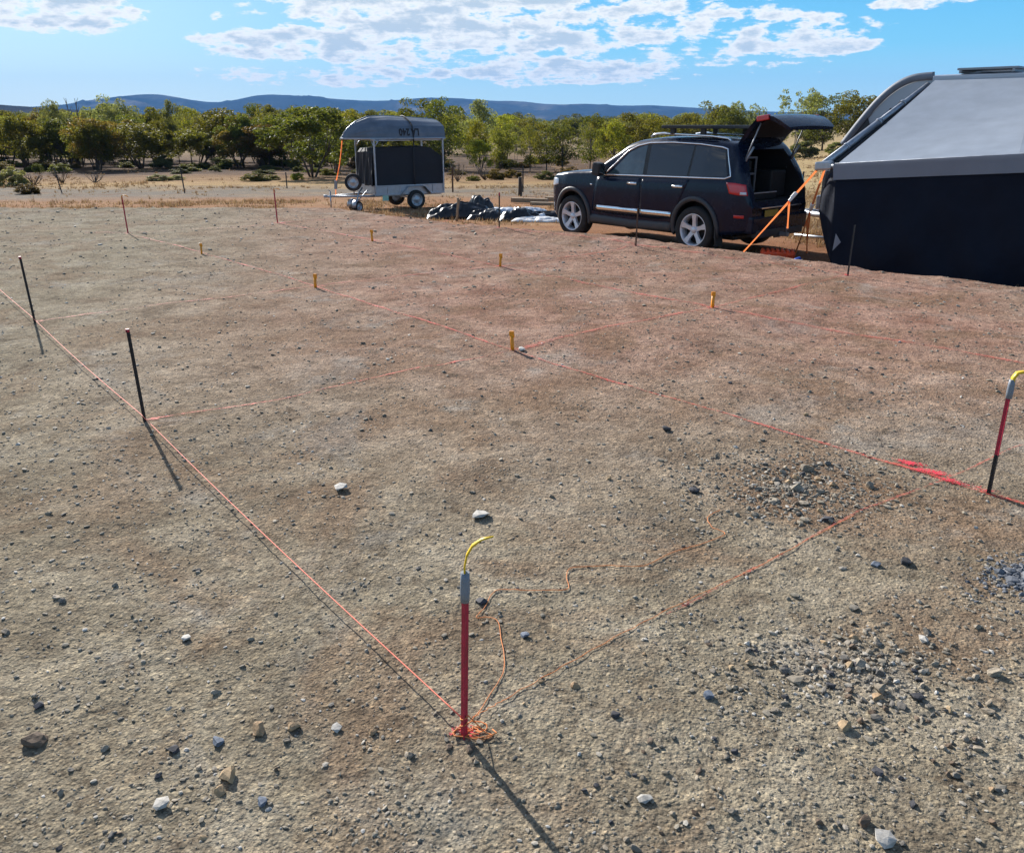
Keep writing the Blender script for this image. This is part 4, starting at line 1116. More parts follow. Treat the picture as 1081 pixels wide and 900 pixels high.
# ================================================================== TRAILER WITH BOAT
TR_LOC = Vector((-3.51, 28.5, 0)); TR_LOC.z = float(terrain(-3.4, 28.)) + .0
TR_RZ = R(211)
def wheel_mesh(R_, w, parent, loc, yaw=0., tilt=0., rim='galv', spokes=6):
    wl = bpy.data.objects.new('wheel', None); COL.objects.link(wl); wl.parent = parent; wl.location = loc; wl.rotation_euler = (tilt, 0, yaw)
    h = w / 2
    mb = MB(); mb.lathe([(R_ * .62, -h * .85), (R_ * .70, -h), (R_ * .90, -h), (R_ * .98, -h * .72), (R_, 0), (R_ * .98, h * .72), (R_ * .90, h), (R_ * .70, h), (R_ * .62, h * .85)], (0, 0, 0), 'Y', 36, True); mb.build('tyre', M['rubber'], wl)
    mb = MB()
    mb.lathe([(R_ * .64, h * .9), (R_ * .60, h * .92), (R_ * .56, h * .5), (R_ * .50, h * .35), (R_ * .30, h * .62), (R_ * .14, h * .66), (.001, h * .9)], (0, 0, 0), 'Y', 36)
    mb.lathe([(R_ * .62, -h * .8), (R_ * .56, -h * .4), (R_ * .56, h * .5)], (0, 0, 0), 'Y', 36)
    for q in range(spokes):
        a = 2 * PI * q / spokes
        mb.box((R_ * .42 * math.cos(a), h * .62, R_ * .42 * math.sin(a)), (R_ * .16, h * .25, R_ * .09), (0, -a, 0), .004)
    mb.build('rim', M[rim], wl)
    return wl
def build_trailer():
    t = empty('box_trailer', 'galvanised box trailer with corner posts, black canvas cover and spare wheel', 'trailer', TR_LOC, TR_RZ)
    XF, XR, W = 1.37, -1.03, .76
    mb = MB()
    mb.box(((XF + XR) / 2, 0, .50), (XF - XR, 2 * W, .04), None, .006)
    for sd in (1, -1):
        mb.box(((XF + XR) / 2, sd * W, .625), (XF - XR, .03, .25), None, .006)
        mb.box(((XF + XR) / 2, sd * (W + .012), .755), (XF - XR + .04, .045, .035), None, .006)
        mb.box(((XF + XR) / 2, sd * (W + .008), .49), (XF - XR + .02, .05, .05), None, .006)
        for x in (XF - .42, XF - .85, XR + .4): mb.box((x, sd * (W + .02), .625), (.035, .03, .24), None, .006)
    for x in (XF, XR): mb.box((x, 0, .625), (.03, 2 * W, .25), None, .006); mb.box((x, 0, .755), (.05, 2 * W + .04, .035), None, .006)
    mb.build('tub', M['galv'], t)
    mb = MB()
    for sd in (1, -1):
        mb.tube([(XF - .02, sd * .62, .45), (2.45, sd * .06, .45)], 1., 4, True, (.03, .045))
        mb.box(((XF + XR) / 2, sd * .55, .45), (XF - XR, .05, .07), None, .006)
    mb.box((2.55, 0, .45), (.34, .07, .07), None, .01); mb.box((2.74, 0, .46), (.12, .09, .09), None, .03)
    mb.tube([(2.62, .11, .62), (2.62, .11, .02)], .022, 8); mb.tube([(2.62, .11, .62), (2.70, .11, .66)], .012, 6); mb.box((2.62, .11, .02), (.14, .14, .015), None, .004)
    mb.box((0, 0, .33), (.05, 1.44, .05), None, .006)
    mb.build('drawbar', M['galv'], t)
    for sd in (1, -1):
        wl = wheel_mesh(.30, .17, t, (0, sd * .80, .30), 0 if sd > 0 else PI)
        mb = MB(); P = [(.48, sd * .82, .50), (.27, sd * .82, .705), (-.27, sd * .82, .705), (-.48, sd * .82, .50)]
        mb.tube([(.50, sd * .82, .47), (.30, sd * .82, .70), (.24, sd * .82, .72), (-.24, sd * .82, .72), (-.30, sd * .82, .70), (-.50, sd * .82, .47)], 1., 4, True, (.007, .10)); mb.build('mudguard', M['galv'], t)
    for x in (XF - .02, XR + .02):
        for sd in (1, -1):
            mb = MB(); mb.box((x, sd * (W + .03), 1.35), (.045, .045, 1.62), None, .006)
            if x > 0: mb.tube([(x - .02, sd * (W + .03), 1.93), (x - .17, sd * (W + .02), 2.12)], .016, 6); mb.tube([(x, sd * (W + .01), 1.93), (x, sd * (W - .18), 2.12)], .016, 6)
            mb.build('corner_post', M['galv'], t)
    mb = MB()
    for x in (XF - .02, XR + .02): mb.box((x, 0, 2.135), (.05, 2 * W + .20, .045), None, .006)
    for sd in (1, -1): mb.box(((XF + XR) / 2, sd * (W - .06), 2.115), (XF - XR, .045, .04), None, .006)
    mb.build('rack_bar', M['galv'], t)
    # canvas over a frame, peaked a little
    G = []
    secx = [(XF - .01, 1.70), (XF - .14, 1.86), (.9, 1.88), (.2, 1.90), (-.45, 1.90), (-.60, 1.885), (-.85, 1.72), (XR + .02, 1.60)]
    rr = random.Random(5)
    for x, zt in secx:
        row = []
        for k in range(13):
            f = k / 12
            z = .76 + (zt - .76) * f
            row.append((x, .735 - .035 * f + .010 * math.sin(x * 9 + k) * (1 - abs(2 * f - 1)), z))
        top = [(x, y, zt + .03 * (1 - abs(y) / .7)) for y in np.linspace(.62, -.62, 9)]
        oth = [(x, -p[1], p[2]) for p in row[::-1]]
        G.append(row + top + oth)
    mb = MB(); mb.grid(G)
    n = len(G[0]); mb.f.append(tuple(range(n))); mb.smooth.append(False); mb.f.append(tuple(reversed(range((len(G) - 1) * n, len(G) * n)))); mb.smooth.append(False)
    # folds on the front face
    cv = mb.build('canvas_cover', M['black_cloth'], t, 35)
    G = []
    for i in range(25):
        y = -.72 + 1.44 * i / 24; row = []
        for k in range(13):
            f = k / 12; row.append((XF + .03 + .035 * math.sin(y * 11 + f * 2.4) * (1 - f * .6) + .02 * math.sin(y * 23 - f * 5), y * (1 - .03 * f), .75 + 1.0 * f))
        G.append(row)
    mb = MB(); mb.grid(G); mb.build('front_flap', M['black_cloth'], cv)
    # vertical dark strap and loops round the tub rim
    mb = MB(); mb.tube([(.02, W + .045, .77), (.015, W + .01, 1.3), (.0, W + .02, 2.15)], 1., 4, True, (.022, .004)); mb.build('tie_down', M['strap_black'], t)
    # spare wheel on its bracket
    sp_ = wheel_mesh(.27, .15, t, (1.86, .16, .86), R(-28)); sp_.name = 'spare_wheel'
    mb = MB(); mb.tube([(0, -.06, -.40), (0, -.06, 0)], .022, 6); mb.build('bracket', M['galv'], sp_)
    # jockey wheels with their guards
    for y in (.42, .02):
        wl = wheel_mesh(.17, .14, t, (1.98, y + .35, .17), R(28)); wl.name = 'jockey_wheel'
        mb = MB(); mb.tube([(.20, 0, -.02), (.175, 0, .12), (.10, 0, .19), (-.02, 0, .205), (-.13, 0, .165)], 1., 4, True, (.006, .085)); mb.build('guard', M['galv'], wl)
    mb = MB(); mb.tube([(1.98, .37, .17), (1.98, .77, .17)], .018, 6); mb.tube([(1.98, .57, .17), (1.80, .40, .52), (1.62, .30, .70)], .026, 8); mb.tube([(1.98, .44, .20), (1.50, .42, .62)], .018, 6); mb.build('jockey_arm', M['galv'], t)
    mb = MB(); mb.box((1.05, W + .03, .385), (.20, .012, .16), (0, 0, 0), .004); mb.build('hanging_plate', M['mint'], t)
    mb = MB()
    for x, y in ((XR - .02, .60), (XR - .02, -.60)): mb.box((x, y, .60), (.02, .20, .09), None, .006)
    mb.build('tail_lamp', M['red_lens'], t)
    return t
build_trailer()

BL, BZ = 3.25, 2.165
def hull_sec(s):
    """s = 0 transom .. 1 bow tip: half beam, chine half beam, chine height, keel height"""
    b = .80 * (1 - max(0, (s - .42) / .58) ** 2.2) * (.955 + .045 * min(1, s / .3))
    kz = float(np.interp(s, [0, .25, .55, .72, .85, .94, 1], [.56, .62, .67, .64, .48, .25, .02]))
    cz = float(np.interp(s, [0, .3, .6, .8, .92, 1], [.36, .38, .37, .30, .16, .01]))
    return max(b, .012), max(b * .90, .008), cz, kz
def hull_side_y(x, z):
    s = (x + 1.12) / BL; b, cb, cz, kz = hull_sec(s); f = min(1, max(0, z / cz)); return b + (cb - b) * f + .012 * math.sin(PI * f)
def build_boat():
    t = empty('dinghy', 'aluminium dinghy lying upside down on the posts of the trailer', 'boat', TR_LOC, TR_RZ)
    G = []
    for i in range(41):
        s = (i / 40) ** .8 if i else 0.; x = -1.12 + BL * s; b, cb, cz, kz = hull_sec(s); half = []
        for k in range(9):
            f = k / 8; half.append((b + (cb - b) * f + .012 * math.sin(PI * f) + (.010 if k in (3, 4, 6) else 0) * min(1, (1 - s) * 8), cz * f))
        for k in range(1, 9):
            f = k / 8; half.append((cb * (1 - f), cz + (kz - cz) * (1 - (1 - f) ** 1.6) + (.012 if k in (3, 6) else 0) * min(1, (1 - s) * 6)))
        G.append([(x, y, BZ + z) for y, z in half] + [(x, -y, BZ + z) for y, z in half[-2::-1]])
    mb = MB(); mb.grid(G); n = len(G[0]); mb.f.append(tuple(range(n))); mb.smooth.append(False)
    mb.build('hull', M['alu'], t, 22)
    P = [(-1.12 + BL * s, hull_sec(s)[0] + .01, BZ + .0) for s in np.linspace(0, 1, 30)]
    mb = MB(); mb.tube(P, 1., 6, True, (.022, .022)); mb.tube([(x, -y, z) for x, y, z in P], 1., 6, True, (.022, .022)); mb.build('gunwale', M['galv'], t)
    mb = MB(); mb.tube([(-1.12 + BL * s, 0, BZ + hull_sec(s)[3] + .008) for s in np.linspace(0, .97, 24)], .018, 6); mb.build('keel_strip', M['galv'], t)
    # black strap over the hull
    s = (0.02 + 1.12) / BL; b, cb, cz, kz = hull_sec(s); C = []
    for k in range(9): f = k / 8; C.append((b + (cb - b) * f + .030, cz * f))
    for k in range(1, 9): f = k / 8; C.append((cb * (1 - f), cz + (kz - cz) * (1 - (1 - f) ** 1.6) + .030))
    path = [(.02, y, BZ + z) for y, z in C] + [(.02, -y, BZ + z) for y, z in C[-2::-1]]
    mb = MB(); mb.tube([(.02, path[0][1], BZ - .10)] + path + [(.02, path[-1][1], BZ - .10)], 1., 4, True, (.006, .026)); mb.build('hold_down_strap', M['strap_black'], t)
    # registration, upside down because the boat is
    cu = bpy.data.curves.new('registration', 'FONT'); cu.body = 'LA 240'; cu.size = .285; cu.space_character = 1.10; cu.space_word = .55; cu.offset = .011
    to = bpy.data.objects.new('tmp_text', cu); COL.objects.link(to); dg = bpy.context.evaluated_depsgraph_get()
    me = bpy.data.meshes.new_from_object(to.evaluated_get(dg)); bpy.data.objects.remove(to)
    xs = [v.co.x for v in me.vertices]; x0, x1 = min(xs), max(xs)
    bm = bmesh.new(); bm.from_mesh(me); bmesh.ops.subdivide_edges(bm, edges=bm.edges[:], cuts=1); 
    for v in bm.verts:
        lx = -.19 + (v.co.x - x0) / (x1 - x0) * .68; lz = .285 - v.co.y
        v.co = Vector((lx, hull_side_y(lx, lz) + .018, BZ + lz))
    bm.to_mesh(me); bm.free(); me.materials.clear(); me.materials.append(M['strap_black']); me.name = 'registration'
    link_mesh('registration', me, t)
build_boat()

def ribbon(pts, w=.022, th=.003):
    """flat woven webbing"""
    mb = MB(); P = smooth_path([Vector(p) for p in pts], 6); G = []
    for i, p in enumerate(P):
        t = (P[min(i + 1, len(P) - 1)] - P[max(i - 1, 0)]).normalized()
        s = Vector((.97, .22, 0)); s = (s - t * s.dot(t)).normalized()
        a = .35 * math.sin(i * .55); b = t.cross(s); s = s * math.cos(a) + b * math.sin(a)
        G.append([p - s * w * 1.2, p + s * w * 1.2])
    mb.grid(G); return mb
def tl(x, y, z): 
    c, s = math.cos(TR_RZ), math.sin(TR_RZ); return Vector((TR_LOC.x + x * c - y * s, TR_LOC.y + x * s + y * c, TR_LOC.z + z))
t = empty('bow_strap', 'orange strap tying the bow of the upturned dinghy to the drawbar', 'strap', tl(2.4, 0, .45))
o = ribbon([tl(2.08, 0, 2.14) - t.location, tl(2.2, .02, 1.5) - t.location, tl(2.36, .03, .92) - t.location], .011).build('webbing', M['orange_web'], t)
o = ribbon([tl(2.08, .05, 2.10) - t.location, tl(2.24, .05, 1.35) - t.location, tl(2.38, .03, .92) - t.location], .008).build('loose_tail', M['orange_web'], t)
mb = MB(); q = tl(2.39, .03, .80) - t.location; mb.box(q, (.09, .07, .26), (0, R(6), 0), .012); mb.build('ratchet', M['grey_metal'], t)
o = ribbon([tl(2.40, .03, .70) - t.location, tl(2.42, .03, .45) - t.location], .011).build('lower_webbing', M['orange_web'], t)

# ================================================================== CARAVAN WITH AWNING
CV = Vector((7.0, 15.3, -.62)); CV_RZ = math.atan2(-.714, .70)
cvx, cvy = math.cos(CV_RZ), math.sin(CV_RZ)
def cw(a, b, z):      # along the caravan, outwards towards us, up
    return Vector((CV.x + a * cvx + b * cvy, CV.y + a * cvy - b * cvx, CV.z + z))
def build_caravan():
    t = empty('caravan', 'grey caravan with rounded front at the right edge of the photo', 'caravan', CV, CV_RZ)
    prof = [(-1.45, .55), (-1.50, 1.0), (-1.46, 1.45), (-1.28, 1.85), (-1.0, 2.25), (-.72, 2.60), (-.45, 2.83), (-.18, 2.945), (.15, 2.985), (1.5, 2.985), (3.5, 2.985), (5.6, 2.985), (6.1, 2.95), (6.35, 2.8), (6.4, 2.4), (6.4, .55)]
    prof = [(p.x, p.z) for p in smooth_path([Vector((x, 0, z)) for x, z in prof], 5)]
    def tub(inset, y0, y1, sc=1.):
        G = []
        for y, k in ((y0, .05), (y0 + .03, .01), (y0 + .08, 0), (y1 - .08, 0), (y1 - .03, .01), (y1, .05)):
            cx_, cz_ = 2.4, 1.7
            G.append([(x + (cx_ - x) * (k + inset) * .4, y, z + (cz_ - z) * (k + inset)) for x, z in prof])
        return G
    mb = MB(); G = tub(0, 0, 2.4); mb.grid(G)
    for r_ in (G[0], G[-1]):
        k = len(mb.v); mb.v += r_; mb.f.append(tuple(range(k, k + len(r_)))); mb.smooth.append(False)
    k = len(mb.v); mb.v += [G[0][0], G[0][-1], G[-1][-1], G[-1][0]]; mb.f.append((k, k + 1, k + 2, k + 3)); mb.smooth.append(False)
    mb.build('body', M['van'], t, 30)
    # dark lower front and edge moulding along the curve
    mb = MB(); mb.tube(smooth_path([Vector((x, -.012, z)) for x, z in [(-1.28, 1.85), (-1.0, 2.25), (-.72, 2.60), (-.45, 2.83), (-.18, 2.945), (.15, 2.972)]], 6), 1., 6, True, (.05, .022)); mb.build('edge_moulding', M['valance'], t)
    mb = MB(); mb.box((2.9, -.03, 2.88), (5.5, .07, .17), None, .02); mb.build('awning_rail', M['van'], t)
    mb = MB(); mb.add([(-1.49, -.012, .60), (-1.50, -.012, 1.0), (-1.46, -.012, 1.45), (-1.28, -.012, 1.84), (-1.0, -.012, 2.22), (-.90, -.012, 2.36), (-.70, -.012, 1.9), (-.4, -.012, .6)], [tuple(range(8))]); mb.build('front_panel', M['van_dark'], t)
    mb = MB(); mb.box((-1.62, 1.2, 1.0), (.34, 1.7, .75), None, .08); mb.build('front_boot', M['van_dark'], t)
    mb = MB()
    for y in (.45, 1.95): mb.tube([(-1.3, y, .48), (-2.75, 1.2, .48)], 1., 4, True, (.05, .03))
    mb.box((-2.85, 1.2, .50), (.25, .09, .09), None, .02); mb.tube([(-2.6, 1.2, .75), (-2.6, 1.2, .06)], .03, 8)
    mb.build('drawbar', M['galv'], t)
    mb = MB(); mb.box((-1.9, 1.2, .72), (.30, .9, .28), None, .03); mb.build('drawbar_box', M['galv'], t)
    mb = MB()
    for y in (.35, 1.25): mb.box((.95, y, 3.06), (.92, .66, .035), (0, 0, 0), .008)
    for x in (.55, 1.35): mb.box((x, .8, 3.02), (.04, 1.6, .05), None, .006)
    mb.build('solar_panel', M['grey_metal'], t)
    mb = MB(); mb.box((2.35, .9, 3.10), (.95, .75, .20), None, .08); mb.build('roof_unit', M['van_dark'], t)
    for y in (.12, 2.28):
        wl = wheel_mesh(.36, .22, t, (3.0, y, .36), PI if y < 1 else 0)
    mb = MB(); mb.tube([(1.6, .45, .5), (1.6, .45, .02)], .03, 8); mb.tube([(-1.0, .45, .5), (-1.0, .45, .02)], .03, 8); mb.build('corner_leg', M['galv'], t)
    return t
build_caravan()

A1 = Vector((0., -3.01, 1.61))                     # low outer corner of the awning, caravan frame
RAIL = lambda a: 1.62 + .082 * a
def build_awning():
    t = empty('awning', 'grey vinyl awning sloping down from the caravan to a black hanging wall', 'awning', CV, CV_RZ)
    E = 5.4
    G = []
    for i in range(45):
        a = i / 44; row = []
        for k in range(21):
            f = k / 20
            x0 = .20 + (E - .20) * a; x1 = .06 + (E - .06) * a
            x = x0 + (x1 - x0) * f
            z0 = 2.90; z1 = RAIL(x1) + .02
            sag = -.07 * math.sin(PI * f) * (1 - .55 * math.exp(-a * 9)) + .012 * math.sin(x * 2.3 + f * 3) * math.sin(PI * f) + .012 * float(fbm(x * 1.4 - f * 2.5, f * 1.3, 3, 93)) * math.sin(PI * f)
            row.append((x, -.08 - 2.93 * f, z0 + (z1 - z0) * f + sag))
        G.append(row)
    mb = MB(); mb.grid(G); mb.build('roof_sheet', M['awning'], t)
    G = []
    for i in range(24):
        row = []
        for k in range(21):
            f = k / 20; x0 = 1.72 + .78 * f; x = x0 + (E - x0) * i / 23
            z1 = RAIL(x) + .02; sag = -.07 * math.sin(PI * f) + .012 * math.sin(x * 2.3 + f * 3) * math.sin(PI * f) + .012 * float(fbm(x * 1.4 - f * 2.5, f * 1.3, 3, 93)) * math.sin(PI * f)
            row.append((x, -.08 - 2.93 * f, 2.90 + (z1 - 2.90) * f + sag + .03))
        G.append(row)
    mb = MB(); mb.grid(G); mb.build('roof_shadow_sheet', M['awning_shadow'], t)  # sheet added over the roof; its darker grey paints in a shadow
    mb = MB(); mb.tube([(-.08, -3.02, RAIL(-.08)), (E, -3.02, RAIL(E))], .042, 10); mb.build('front_rail', M['galv'], t)
    G = []
    for i in range(60):
        x = .03 + (E - .03) * i / 59; row = []
        for k in range(5):
            f = k / 4; row.append((x + .03 * f, -3.065 - .012 * math.sin(x * 3.1) * f, RAIL(x) + .035 - .235 * f))
        G.append(row)
    mb = MB(); mb.grid(G); mb.build('valance', M['valance'], t)
    # hanging wall
    G = []
    for i in range(110):
        u = i / 109; row = []
        for k in range(31):
            f = k / 30; x = .08 + (E - .08) * u; x += f * .18 * (1 - u)
            zt = RAIL(x) - .18; zb = .05 + .02 * math.sin(x * 4)
            y = -3.03 - .10 * f - f * (1 - f) * .10 * math.sin(x * 1.7 + 1.) - .055 * f * math.sin(x * 4.3 + f * 5.) - .035 * f * math.sin(x * 9. - f * 8) - .05 * f * float(fbm(x * 2., f * 3., 3, 91))
            row.append((x, y, zt + (zb - zt) * f))
        G.append(row)
    mb = MB(); mb.grid(G); w = mb.build('wall', M['navy_cloth'], t)
    mb = MB(); mb.add([(.27, -3.19, .66), (.37, -3.20, .54), (.26, -3.21, .40)], [(0, 1, 2)]); 
    mb.v += [(x + .002, y - .006, z) for x, y, z in mb.v[:3]]; mb.f.append((5, 4, 3)); mb.smooth.append(False); mb.build('corner_patch', M['valance'], w)
    # loose end of the wall wrapped round the corner
    G = []
    Lf = [(-.02, 1.60), (-.17, 1.46), (-.22, 1.2), (-.21, .92), (-.10, .62), (.02, .32), (.16, .04)]
    lx = np.interp(np.linspace(0, 6, 25), range(7), [p[0] for p in Lf]); lz = np.interp(np.linspace(0, 6, 25), range(7), [p[1] for p in Lf])
    for i in range(9):
        f = i / 8; row = []
        for k in range(25):
            rx = .10 + .18 * (k / 24); rz = RAIL(0) - .12 + (.05 - RAIL(0) + .12) * (k / 24)
            x = lx[k] + (rx - lx[k]) * f; z = lz[k] + (rz - lz[k]) * f
            row.append((x, -3.0 - .10 * (k / 24) + .22 * (1 - f) ** 1.5 + .02 * math.sin(f * 9 + k * .3), z))
        G.append(row)
    mb = MB(); mb.grid(G); mb.build('end_flap', M['navy_cloth'], t)
    # roller arm on the end, with the dark gap of the rafter beside it
    mb = MB(); P0 = Vector((-.14, -3.03, RAIL(0) + .02)); P1 = Vector((.10, -.09, 2.83))
    mb.tube([P0, P0.lerp(P1, .52)], .055, 10); mb.tube([P0.lerp(P1, .50), P1], .045, 10)
    for f in (.2, .5, .74): mb.tube([P0.lerp(P1, f - .008), P0.lerp(P1, f + .008)], .064, 10)
    mb.build('arm', M['galv'], t)
    mb = MB(); mb.tube([P0 + Vector((.09, .04, -.05)), P1 + Vector((.06, .02, -.05))], 1., 4, True, (.03, .05)); mb.build('rafter', M['strap_black'], t)
    mb = MB(); mb.box((-.13, -3.02, RAIL(0) + .0), (.26, .12, .13), (0, R(-6), 0), .03); mb.build('corner_bracket', M['galv'], t)
    mb = MB(); mb.box((-.42, -.10, 2.42), (.10, .07, .10), None, .02); mb.build('bracket_knob', M['strap_black'], t)
    return t
build_awning()

AC = cw(-.16, 3.0, 1.60)
def guy(label, p0, p1, fb, tails):
    t = empty('ratchet_strap', label, 'strap', p1)
    d = p1 - p0
    o = lambda p: Vector(p) - t.location
    ribbon([o(p0), o(p0 + d * .5 + Vector((0, 0, -.008))), o(p1)], .0145).build('webbing', M['orange_web'], t)
    c = p0 + d * fb; q = d.to_track_quat('X', 'Z').to_euler()
    mb = MB(); mb.box(o(c), (.17, .055, .045), q, .012); mb.box(o(c + Vector((0, 0, .03))), (.10, .05, .03), q, .01); mb.build('ratchet', M['white'], t)
    for (f0, dx, dy, dz) in tails:
        s = p0 + d * f0; ribbon([o(s), o(s + Vector((dx * .5, dy * .4, dz * .45))), o(s + Vector((dx, dy, dz)))], .013).build('loose_tail', M['orange_web'], t)
g1 = at_y(772, 13.6); g2 = at(839, 269.5)
guy('long orange strap from the awning corner down to the dirt behind the car', AC + Vector((-.03, 0, .02)), g1, .30, [(.34, .02, 0, -.42)])
guy('short steep orange strap below the awning corner with two dangling tails', AC + Vector((.03, 0, -.05)), g2, .40, [(.45, .03, .05, -.52), (.55, .07, .02, -.55)])
p = at_y(838, 13.2); mb = MB(); mb.tube([(0, 0, 0), (.02, 0, .07), (.06, 0, .09), (.10, 0, .05)], [.05, .06, .055, .04], 10); o = mb.build('rope_bundle', M['blue']); o.location = p + Vector((0, 0, .05)); tag(o, 'small blue bundle at the foot of the short orange strap', 'rope')
# orange tray and the pole behind it
p = at_y(820, 14.35); t = empty('orange_tray', 'orange ribbed plastic tray lying behind the car bumper', 'tray', p, R(-14))
mb = MB(); mb.box((0, 0, .09), (.56, .30, .10), None, .02)
for q in range(7): mb.box((-.24 + .08 * q, 0, .15), (.045, .27, .04), None, .01)
mb.build('tray', M['orange_board'], t)
mb = MB()
for q in (-.2, .2): mb.box((q, -.165, .10), (.10, .03, .03), None, .008)
mb.build('handle', M['orange_board'], t)
p = at_y(838, 17.0); q = at_y(897, 16.2); mb = MB(); mb.tube([p + Vector((0, 0, .14)), q + Vector((0, 0, .12))], .028, 8); o = mb.build('alloy_pole', M['galv']); tag(o, 'silver pole lying low behind the orange straps', 'pole')

# ================================================================== SHEETING, TIMBER, POSTS
def crumple(name, c, nx, ny, lx, ly, hfun, mat, rz, label, cat, group=None):
    V = []; 
    for i in range(nx):
        for j in range(ny):
            u = (i / (nx - 1) - .5) * 2; v = (j / (ny - 1) - .5) * 2
            x = u * lx + .10 * float(fbm(u * 2 + 3, v * 2, 3, 3)) * lx * .5; y = v * ly + .16 * float(fbm(u * 3, v * 3 + 9, 3, 8)) * ly
            X = c.x + x * math.cos(rz) - y * math.sin(rz); Y = c.y + x * math.sin(rz) + y * math.cos(rz)
            V.append((X, Y, float(terrain(X, Y)) + .012 + hfun(u, v)))
    Fq = [(i * ny + j, (i + 1) * ny + j, (i + 1) * ny + j + 1, i * ny + j + 1) for i in range(nx - 1) for j in range(ny - 1)]
    me = bpy.data.meshes.new(name); me.from_pydata(V, [], Fq); me.materials.append(mat); me.polygons.foreach_set('use_smooth', [True] * len(Fq)); me.update()
    if me.polygons[0].normal.z < 0: me.flip_normals()
    o = link_mesh(name, me); o.modifiers.new('thick', 'SOLIDIFY').thickness = .006
    return tag(o, label, cat, group)
def ridged(u, v, s, f): return 1 - abs(float(fbm(u * f, v * f, 3, s))) * 1.6
def dome(u, v, p=2.): return max(0., 1 - abs(u) ** p) * max(0., 1 - abs(v) ** p)
c = at_y(486, 23.5)
crumple('black_tarp', c, 60, 40, .92, .55, lambda u, v: dome(u, v, 5) * (.22 + .20 * ridged(u, v, 13, 1.4) + .06 * float(fbm(u * 4, v * 4, 2, 4))) , M['black_sheet'], R(4), 'heaped black tarpaulin beside the rear of the trailer', 'tarpaulin')
c = at_y(508, 23.9)
crumple('black_bag', c, 30, 30, .36, .30, lambda u, v: dome(u, v, 6) * (.50 + .14 * float(fbm(u * 2.2, v * 2.2, 2, 6))), M['black_sheet'], R(20), 'upright black bag, tallest lump of the heaped sheeting', 'bag')
c = at_y(519, 23.0)
crumple('dark_sheet', c, 60, 40, .62, .5, lambda u, v: dome(u, v, 5) * (.12 + .15 * ridged(u, v, 23, 1.8)), M['black_sheet'], R(-6), 'dark crumpled sheeting between the black bag and silver sheet', 'tarpaulin')
c = at_y(543, 23.7)
crumple('silver_sheet', c, 70, 40, 1.05, .8, lambda u, v: dome(u, v, 5) * (.10 + .17 * ridged(u, v, 33, 3.0)), M['silver_sheet'], R(-12), 'crumpled silver sheet spread on the dirt between heap and car', 'tarpaulin')
c = at_y(549, 22.6)
crumple('black_fold', c, 40, 24, .60, .32, lambda u, v: dome(u, v, 3) * (.16 + .16 * ridged(u, v, 43, 1.8)), M['black_sheet'], R(10), 'black fold of plastic lying over the silver sheet', 'tarpaulin')
c = at_y(573, 22.2)
crumple('white_sheet', c, 60, 24, .80, .42, lambda u, v: dome(u, v, 6) * (.05 + .06 * ridged(u, v, 53, 2.6)), M['white'], R(-8), 'flat pale sheet lying closest to the front of the car', 'tarpaulin')
c = at_y(578, 23.3)
crumple('black_strip', c, 40, 16, .9, .22, lambda u, v: dome(u, v, 4) * (.10 + .10 * ridged(u, v, 63, 2.6)), M['black_sheet'], R(-8), 'black plastic strip behind the flat pale sheet', 'tarpaulin')
p = at_y(483, 22.1); mb = MB(); mb.tube([(-.02, 0, -.05), (0, 0, .25), (.03, .01, .45), (.02, 0, .60)], [.035, .032, .035, .03], 8); mb.tube([(.03, .01, .45), (.09, .02, .58)], [.022, .015], 6); o = mb.build('wooden_stick', M['wood']); o.location = p; tag(o, 'forked wooden stick standing in front of the black heap', 'stick')
for (x0, x1, D, z, lab) in [(540, 578, 31.2, .10, 'long pale timber sleeper lying behind the silver sheet'), (576, 604, 31.9, .10, 'shorter timber sleeper half hidden behind the car bonnet'), (560, 604, 29.9, .05, 'low timber sleeper lying nearest behind the silver sheet')]:
    a = at_y(x0, D); b = at_y(x1, D - .4); d = b - a
    mb = MB(); mb.box((0, 0, 0), (d.length, .20, .15 if z > .06 else .10), None, .012); o = mb.build('timber_sleeper', M['wood']); o.location = (a + b) / 2 + Vector((0, 0, z)); o.rotation_euler = (0, 0, math.atan2(d.y, d.x)); tag(o, lab, 'timber')
def post(name, px, by, ty, rad, mat, label, lean=0., D=None):
    p = at(px, by) if D is None else at_y(px, D); h = up_at(px, ty, p.y).z - p.z
    mb = MB()
    if 'wood' in name: mb.tube([(0, 0, -.1), (0.01, 0, h * .5), (0, 0, h)], [rad, rad * .95, rad * .85], 9)
    else: picket_bar(mb, -.1, h, rad)
    o = mb.build(name, M[mat]); o.location = p; o.rotation_euler = (0, lean, 0); tag(o, label, 'fence post')
post('fence_picket', 65, 203, 177, .032, 'picket_black', 'leaning black fence picket nearest the left edge', R(-8))
post('fence_picket', 195, 204, 176, .032, 'picket_black', 'black fence picket in front of the trees left of the low green bushes', R(-3))
post('fence_picket', 303, 199, 182, .032, 'picket_black', 'short black fence picket before the brightest low green bush')
post('fence_picket', 478, 203, 176, .04, 'rust', 'thin rusty fence picket just right of the trailer posts')
post('wooden_fence_post', 549, 207, 187, .09, 'dark_wood', 'stout dark wooden fence post behind the sheeting')
post('fence_picket', 552, 203, 175, .032, 'picket_black', 'tall thin picket standing against the wooden fence post')
post('fence_picket', 847, 190, 181, .04, 'picket_black', 'thin fence picket in the straw field behind the car', 0, 42)
post('fence_picket', 640, 184, 176, .05, 'picket_black', 'small picket among the trees just ahead of the car windscreen', 0, 62)

